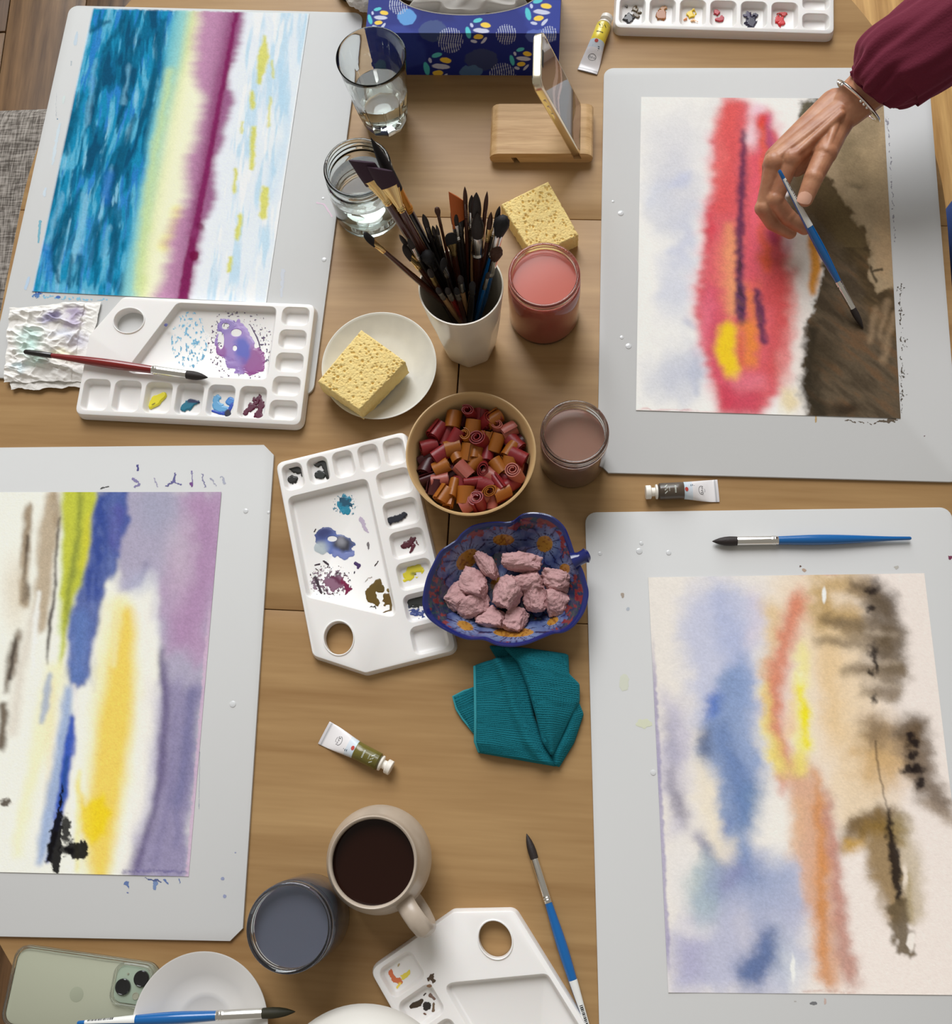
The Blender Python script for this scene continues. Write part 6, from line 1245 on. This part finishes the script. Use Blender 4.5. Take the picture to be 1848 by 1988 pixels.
# ---------------------------------------------------------------- phone lying face down
pa = math.radians(-6.8); g = thing('smartphone', 'pale green phone in a clear case lying face down at lower left', 'phone', (-46.95, -20.35, 0), pa)
obj('phone_body', *slab(rrect(14.7, 7.15, 1.1, 8), .12, .85, .1), mat('mint_glass', S(164, 166, 146), .35), g)
case = mat('clear_case', (.95, .97, .93), .05, trans=.96, ior=1.3)
R = []
for w_, h_, r_, z in ((15.2, 7.65, 1.3, .02), (15.4, 7.85, 1.4, .3), (15.4, 7.85, 1.4, .9), (15.1, 7.55, 1.3, 1.06), (14.75, 7.2, 1.1, 1.06), (14.72, 7.17, 1.1, .92)): R.append([(x, y, z) for x, y in rrect(w_, h_, r_, 8)])
obj('clear_case', *rings_mesh(R, True, False), case, g)
isl = obj('camera_island', *slab(rrect(3.5, 3.5, .9, 8), .85, 1.08, .06), mat('mint_bump', S(150, 164, 146), .2), g); isl.location = (.052, .0165, 0)
V, F = rings_mesh([[(x, y, z) for x, y in rrect(w_, w_, r_, 8)] for w_, r_, z in ((4.1, 1.1, .9), (4.1, 1.1, 1.28), (3.8, 1.0, 1.36), (3.62, .95, 1.28), (3.62, .95, .95))], False, False); o = obj('case_rim', V, F, case, g); o.location = (.052, .0165, 0)
for x, y, r_ in ((.9, .75, .78), (-.85, -.25, .78)):
    o = obj('lens', *lathe([(0, 1.05), (r_, 1.05), (r_, 1.3), (r_ - .08, 1.36), (r_ - .14, 1.33), (0, 1.31)], 36), mat('black_lens', S(22, 22, 24), .12, coat=.5), isl); o.location = (x * .01, y * .01, 0)
for x, y, r_ in ((.6, -.95, .36), (-.6, 1.0, .1)):
    o = obj('flash', *lathe([(0, 1.05), (r_, 1.05), (r_, 1.14), (r_ - .06, 1.15), (r_ - .07, 1.12), (0, 1.12)], 24), mat('flash_glass', S(150, 150, 132), .2), isl); o.location = (x * .01, y * .01, 0)
o = obj('logo_patch', *lathe([(0, .86), (.72, .86), (.7, .864), (0, .864)], 32), mat('mint_logo', S(152, 156, 136), .3), g); o.location = (-.004, 0, 0)

# ---------------------------------------------------------------- seats beside the table
m, nt, b = nodes_of('grey_tweed'); b.inputs['Roughness'].default_value = .95; b.inputs['Specular IOR Level'].default_value = .1
tc = nt.nodes.new('ShaderNodeTexCoord'); outs = []
for st in ((420, 40, 60), (40, 420, 60)):
    mp = nt.nodes.new('ShaderNodeMapping'); mp.inputs['Scale'].default_value = st; n1 = nt.nodes.new('ShaderNodeTexNoise'); n1.inputs['Scale'].default_value = 1; n1.inputs['Detail'].default_value = 2
    link(nt, tc.outputs['Object'], mp.inputs[0]); link(nt, mp.outputs[0], n1.inputs['Vector']); outs.append(n1)
ad = nt.nodes.new('ShaderNodeMath'); ad.operation = 'ADD'; link(nt, outs[0].outputs[0], ad.inputs[0]); link(nt, outs[1].outputs[0], ad.inputs[1])
cr = nt.nodes.new('ShaderNodeValToRGB'); cr.color_ramp.elements[0].position = .8 / 2; cr.color_ramp.elements[1].position = 1.25 / 2; cr.color_ramp.elements[0].color = (*S(88, 82, 76), 1); cr.color_ramp.elements[1].color = (*S(168, 160, 152), 1)
dv = nt.nodes.new('ShaderNodeMath'); dv.operation = 'MULTIPLY'; dv.inputs[1].default_value = .5; link(nt, ad.outputs[0], dv.inputs[0]); link(nt, dv.outputs[0], cr.inputs[0]); link(nt, cr.outputs[0], b.inputs['Base Color'])
M_tweed = m; M_leg = mat('dark_chair_leg', S(62, 46, 36), .4)
g = thing('upholstered_chair', 'grey tweed upholstered chair tucked in at the left of the table', 'chair', (-88, 85, -TZ), 0)
def cushion(w_, d_, h_, rad, n=26):
    V = []; R = []
    P = rrect(w_, d_, rad, 8)
    for ins_, z in ((1.6, 0), (.3, .8), (0, 2.0), (0, h_ - 2.6), (.6, h_ - 1.2), (1.9, h_ - .35), (4.0, h_)): R.append([(x, y, z) for x, y in inset(P, ins_)])
    for k_, z in ((.75, h_ + .4), (.4, h_ + .65)): R.append([(x * k_, y * k_, z) for x, y, _ in R[6]])
    return rings_mesh(R)
V, F = cushion(50, 48, 8.5, 7); obj('seat', [(x, y, z + 37.2) for x, y, z in V], F, M_tweed, g)
V, F = cushion(46, 44, 8, 8); Mr = Matrix.Translation((-25.5, 0, 64)) @ Matrix.Rotation(math.radians(80), 4, 'Y'); obj('backrest', *xf((V, F), Mr), M_tweed, g)
for sx in (-1, 1):
    for sy in (-1, 1): obj('leg', *tube([(sx * 20, sy * 19, 37.5), (sx * 22, sy * 21, .02)], [2.0, 1.3], 12), M_leg, g)
g = thing('oak_stool', 'plain oak stool beside the table under the maroon sleeve', 'stool', (59.5, 104.5, -TZ), 0)
M_oak2 = wood_mat('golden_oak', S(150, 108, 58), S(206, 164, 104), 1.2, 1, .45, .5)
obj('seat', *box(0, 0, 43.5, 25, 44, 3, .4), M_oak2, g)
for sx in (-1, 1):
    for sy in (-1, 1): obj('leg', *box(sx * 10, sy * 19, 21, 3.2, 3.2, 41.9, .3), M_oak2, g)
for sy in (-1, 1): obj('stretcher', *box(0, sy * 19, 16, 17, 2, 3, .3), M_oak2, g)

# ---------------------------------------------------------------- painter: right hand, sleeve, jeans
def capsule(a, b, ra, rb, n=18, flat=None, up=(0, 0, 1)):
    a, b = Vector(a), Vector(b); d = b - a; L = d.length; pts = []; rad = []
    for k in range(5): t = math.pi / 2 * k / 4; pts.append(a - d / L * ra * math.cos(t)); rad.append(max(ra * math.sin(t), .02))
    for k in range(1, 6): pts.append(a + d * k / 6); rad.append(ra + (rb - ra) * k / 6)
    for k in range(5): t = math.pi / 2 * k / 4; pts.append(b + d / L * rb * math.sin(t)); rad.append(max(rb * math.cos(t), .02))
    return tube([tuple(p) for p in pts], rad, n, squash=[flat] * len(pts) if flat else None, up=up)
def remeshed(name, parts, m, parent, voxel, smooth, fac=.5):
    V, F = join(*parts); o = obj(name + '_raw', loc_of(parent, np.array(V)), F, m)
    o.location = (0, 0, 0)
    md = o.modifiers.new('r', 'REMESH'); md.mode = 'VOXEL'; md.voxel_size = voxel * .01
    ms = o.modifiers.new('s', 'SMOOTH'); ms.factor = fac; ms.iterations = smooth
    dg = bpy.context.evaluated_depsgraph_get(); me = bpy.data.meshes.new_from_object(o.evaluated_get(dg)); bpy.data.objects.remove(o)
    me.name = name; me.materials.clear(); me.materials.append(m); finish(me, True, 180)
    r = bpy.data.objects.new(name, me); SC.collection.objects.link(r); r.parent = parent; return r
m, nt, b = nodes_of('skin'); tc = nt.nodes.new('ShaderNodeTexCoord'); n1 = nt.nodes.new('ShaderNodeTexNoise'); n1.inputs['Scale'].default_value = 55; n1.inputs['Detail'].default_value = 4
cr = nt.nodes.new('ShaderNodeValToRGB'); cr.color_ramp.elements[0].position = .3; cr.color_ramp.elements[1].position = .72; cr.color_ramp.elements[0].color = (*S(166, 108, 78), 1); cr.color_ramp.elements[1].color = (*S(196, 142, 108), 1)
link(nt, tc.outputs['Object'], n1.inputs['Vector']); link(nt, n1.outputs[0], cr.inputs[0]); link(nt, cr.outputs[0], b.inputs['Base Color']); b.inputs['Roughness'].default_value = .45
b.inputs['Subsurface Weight'].default_value = .2; b.inputs['Subsurface Radius'].default_value = (.008, .003, .0015); b.inputs['Subsurface Scale'].default_value = 1
add_bump(nt, b, 260, .35, .0008, 4); M_skin = m
pz = thing('person', 'painter in a maroon sweater and blue jeans holding a blue brush', 'person', (74, 80, -TZ))
def hp(u, v, z): return tuple(W(u, v, z))
WR = hp(1640, 214, 9.2)
arm = [capsule((66, 93, 26), (52, 83.5, 17.5), 3.8, 3.5), capsule((52, 83.5, 17.5), hp(1716, 146, 11.8), 3.4, 2.8), capsule(hp(1716, 146, 11.8), hp(1664, 191, 9.9), 2.75, 2.45, flat=.92), capsule(hp(1668, 188, 10.0), WR, 2.45, 2.2, flat=.86)]
idx = [hp(1536, 309, 8.7), hp(1504, 388, 6.6), hp(1530, 422, 5.2), hp(1562, 444, 4.5)]
mid = [hp(1502, 315, 8.3), hp(1482, 404, 5.6), hp(1500, 433, 4.2), hp(1534, 452, 3.5)]
rin = [hp(1496, 322, 6.9), hp(1486, 402, 4.2), hp(1502, 428, 3.0), hp(1530, 444, 2.5)]
pin = [hp(1506, 326, 5.8), hp(1500, 392, 3.3), hp(1512, 412, 2.3), hp(1532, 424, 1.9)]
thb = [hp(1622, 250, 8.6), hp(1602, 298, 9.3), hp(1579, 346, 9.1), hp(1563, 386, 8.4)]
hand = []
for f_, (r0, r1, r2, r3), wr in ((idx, (1.08, .98, .9, .74), 1.6), (mid, (1.06, .96, .88, .74), 1.8), (rin, (1.0, .88, .8, .68), 1.7), (pin, (.9, .76, .68, .58), 1.5)):
    hand.append(capsule(tuple(Vector(WR) + (Vector(f_[0]) - Vector(WR)) * .05), f_[0], wr, r0)); hand.append(capsule(f_[0], f_[1], r0 * .92, r1 * .94)); hand.append(capsule(f_[1], f_[2], r1, r2)); hand.append(capsule(f_[2], f_[3], r2, r3))
hand += [capsule(WR, thb[0], 1.8, 1.6), capsule(thb[0], thb[1], 1.55, 1.32), capsule(thb[1], thb[2], 1.25, 1.08), capsule(thb[2], thb[3], 1.08, .92)]
hand += [capsule(hp(1604, 280, 8.0), hp(1546, 316, 7.8), 1.45, 1.1), capsule(hp(1590, 258, 7.6), hp(1512, 322, 6.8), 1.8, 1.4), capsule(hp(1610, 236, 8.0), hp(1540, 320, 6.0), 1.7, 1.3), capsule(hp(1588, 306, 8.0), hp(1546, 330, 7.4), .95, .8), capsule(hp(1622, 208, 8.4), hp(1506, 306, 7.6), 2.1, 1.3)]
for q, r_ in ((idx[0], 1.2), (mid[0], 1.2), (idx[1], 1.06), (mid[1], 1.04), (thb[1], 1.34), (thb[2], 1.1), (idx[2], .94)): hand.append(capsule((q[0], q[1], q[2] + .05), (q[0] + .01, q[1], q[2] + .06), r_, r_))
hand += [capsule(hp(1622, 240, 10.1), hp(1605, 292, 10.3), .5, .4), capsule(hp(1632, 222, 10.6), hp(1540, 304, 9.5), .5, .4), capsule(hp(1632, 212, 10.5), hp(1505, 310, 9.05), .5, .4)]
head = [capsule((60, 86, 82), (60, 86, 88), 8.2, 8.6), capsule((57, 86, 76), (56, 86, 79), 6.0, 6.4), capsule((66, 88, 62), (62, 87, 76), 5.4, 5.2), capsule((51, 86, 81.5), (50, 86, 79), .9, 1.3), capsule((61, 77.6, 82), (61, 77.4, 84.5), 1.2, 1.6), capsule((61, 94.6, 82), (61, 94.4, 84.5), 1.2, 1.6)]
remeshed('body', arm + hand + [capsule((66, 93, 26), (74, 98, 50), 4.0, 5), capsule((74, 98, 50), (68, 88, 58), 5, 5)] + head, M_skin, pz, .11, 4)
M_nail = mat('nail', S(214, 164, 140), .25, coat=.3)
d_ = (Vector(thb[3]) - Vector(thb[2])).normalized(); n0 = Vector((-.15, .1, 1)); n0 = (n0 - d_ * n0.dot(d_)).normalized(); s0 = d_.cross(n0)
V = []; F = []
for i in range(11):
    for j in range(9):
        a = (j - 4) / 4 * .95; t = (i - 5) / 5; wd_ = math.sqrt(max(.05, 1 - abs(t) ** 3.2)); r_ = .96
        V.append(tuple(Vector(thb[3]) + d_ * (t * .68 + .2) + s0 * math.sin(a * wd_) * r_ + n0 * (math.cos(a * wd_) * r_ - .0 - .10 * max(0, t) ** 2)))
for i in range(10):
    for j in range(8): k = i * 9 + j; F.append((k, k + 1, k + 10, k + 9))
o = obj('thumbnail', loc_of(pz, np.array(V)), F, M_nail, pz)
# sleeve and sweater
m, nt, b = nodes_of('maroon_knit'); b.inputs['Base Color'].default_value = (*S(104, 36, 54), 1); b.inputs['Roughness'].default_value = .9; b.inputs['Sheen Weight'].default_value = .5; b.inputs['Sheen Tint'].default_value = (*S(190, 110, 130), 1); b.inputs['Specular IOR Level'].default_value = .15
add_bump(nt, b, 420, .5, .001); M_knit = m
path = [hp(1694, 176, 10.8), hp(1699, 170, 11.1), hp(1712, 156, 11.9), hp(1730, 136, 12.6), hp(1775, 108, 13.6), (47.5, 80.5, 15.6), (53, 84.5, 18.5), (60, 89.5, 23.0), (66, 93.5, 28), (71, 96.5, 40), (75, 98, 50)]
rad = [3.05, 3.2, 4.0, 4.75, 5.1, 5.3, 5.6, 6.0, 6.4, 7.0, 7.6]
def dens(P, n):
    P = np.array(P, float); t = np.linspace(0, len(P) - 1, n); return np.stack([np.interp(t, np.arange(len(P)), P[:, k]) for k in range(P.shape[1])], 1)
dp = dens(np.hstack([np.array(path), np.array(rad)[:, None]]), 120)
for _ in range(10): dp[1:-1] = (dp[:-2] + dp[1:-1] * 2 + dp[2:]) / 4
V, F = tube([tuple(q[:3]) for q in dp], dp[:, 3].tolist(), 120, cap=False); V = np.array(V).reshape(120, 120, 3); ctr = dp[:, None, :3]
A = np.arange(120)[None] / 120 * 2 * math.pi; T = np.arange(120)[:, None] / 119.0
fade = np.exp(-T * 5.0) * np.clip(T * 14, .25, 1)
k = 1 + fade * (.15 * np.sin(11 * A + 6 * T) + .08 * np.sin(19 * A - 9 * T + 1)) + .05 * np.sin(3 * A + 14 * T) * np.clip(T * 5, 0, 1) + .03 * np.sin(5 * A - 22 * T) * np.clip(T * 5, 0, 1)
V = (ctr + (V - ctr) * k[..., None])
inner = ctr[0] + (V[0] - ctr[0]) * .9; inner2 = ctr[8] + (V[8] - ctr[8]) * .6
Vs = np.vstack([inner2, inner, V.reshape(-1, 3)]); Fs = []
for j in range(121):
    for i in range(120): i2 = (i + 1) % 120; Fs.append((j * 120 + i, j * 120 + i2, (j + 1) * 120 + i2, (j + 1) * 120 + i))
obj('sleeve', loc_of(pz, Vs), Fs, M_knit, pz, True, 180)
tor = [capsule((80, 84, 8), (76, 84, 34), 14, 15, 32, .8), capsule((76, 84, 34), (72, 86, 52), 14, 12, 32, .8), capsule((74, 98, 50), (72, 70, 50), 7, 7), capsule((72, 70, 50), (76, 64, 22), 6, 5), capsule((76, 64, 22), (64, 60, 10), 4.8, 4)]
remeshed('sweater_torso', tor, M_knit, pz, .7, 6)
m, nt, b = nodes_of('denim'); b.inputs['Base Color'].default_value = (*S(36, 66, 128), 1); b.inputs['Roughness'].default_value = .9; add_bump(nt, b, 800, .4, .001); M_denim = m
jn = [capsule((80, 84, 2), (79, 82, 10), 15, 14.5, 32), capsule((76, 76, 0), (66.6, 72.3, -18), 10.6, 10.6, 28), capsule((66.6, 72.3, -18), (69, 71, -66), 10.4, 6.5, 28), capsule((84, 90, 0), (86, 91, -20), 10, 9.2, 28), capsule((86, 91, -20), (87, 91, -66), 9, 6.5, 28)]
remeshed('jeans', jn, M_denim, pz, .7, 4)
M_shoe = mat('dark_shoe', S(40, 40, 44), .6)
for x, y in ((66, 71), (83, 91)): obj('shoe', loc_of(pz, np.array(capsule((x + 6, y, -TZ + 4.2), (x - 9, y, -TZ + 3.4), 4.1, 3.3)[0])), capsule((x + 6, y, 0), (x - 9, y, 0), 4, 3)[1], M_shoe, pz)
remeshed('hair', [capsule((62, 86, 86), (63, 86, 90), 9.4, 8.6), capsule((66, 86, 82), (69, 86, 70), 8.0, 5.5), capsule((62, 79.5, 84), (66, 79.5, 70), 3.4, 3), capsule((62, 92.5, 84), (66, 92.5, 70), 3.4, 3)], mat('brown_long_hair', S(74, 54, 40), .5), pz, .5, 4)
# bangle
ax = (Vector(hp(1716, 146, 11.8)) - Vector(hp(1664, 193, 9.9))).normalized(); cbr = Vector(hp(1666, 197, 9.7)); u1 = Vector((0, 0, 1)) - ax * ax.z; u1.normalize(); u2 = ax.cross(u1)
bg = thing('bangle', 'silver open bangle on the painter wrist', 'bracelet', tuple(cbr))
def bp(a, r=1.0): return tuple(u1 * math.cos(a) * 2.75 * r + u2 * math.sin(a) * 3.15 * r + ax * (.35 * math.sin(a + .6)))
M_slv = mat('sterling_silver', (.86, .84, .80), .18, 1.0)
aa = np.linspace(-2.7, 2.7, 80)
obj('band', *tube([bp(a) for a in aa], [.2 + .16 * math.cos(a / 2.7 * math.pi / 2) for a in aa], 12, squash=[.6] * 80, up=tuple(ax)), M_slv, bg)
for a in (.35, .5, .65, -.6, -.75, -.9):
    V, F = lathe([(0, -.16), (.11, -.11), (.16, 0), (.11, .11), (0, .16)], 12); q = Vector(bp(a, 1.06)) + ax * -.22; obj('bead', [tuple(Vector(v) + q) for v in V], F, M_slv, bg)
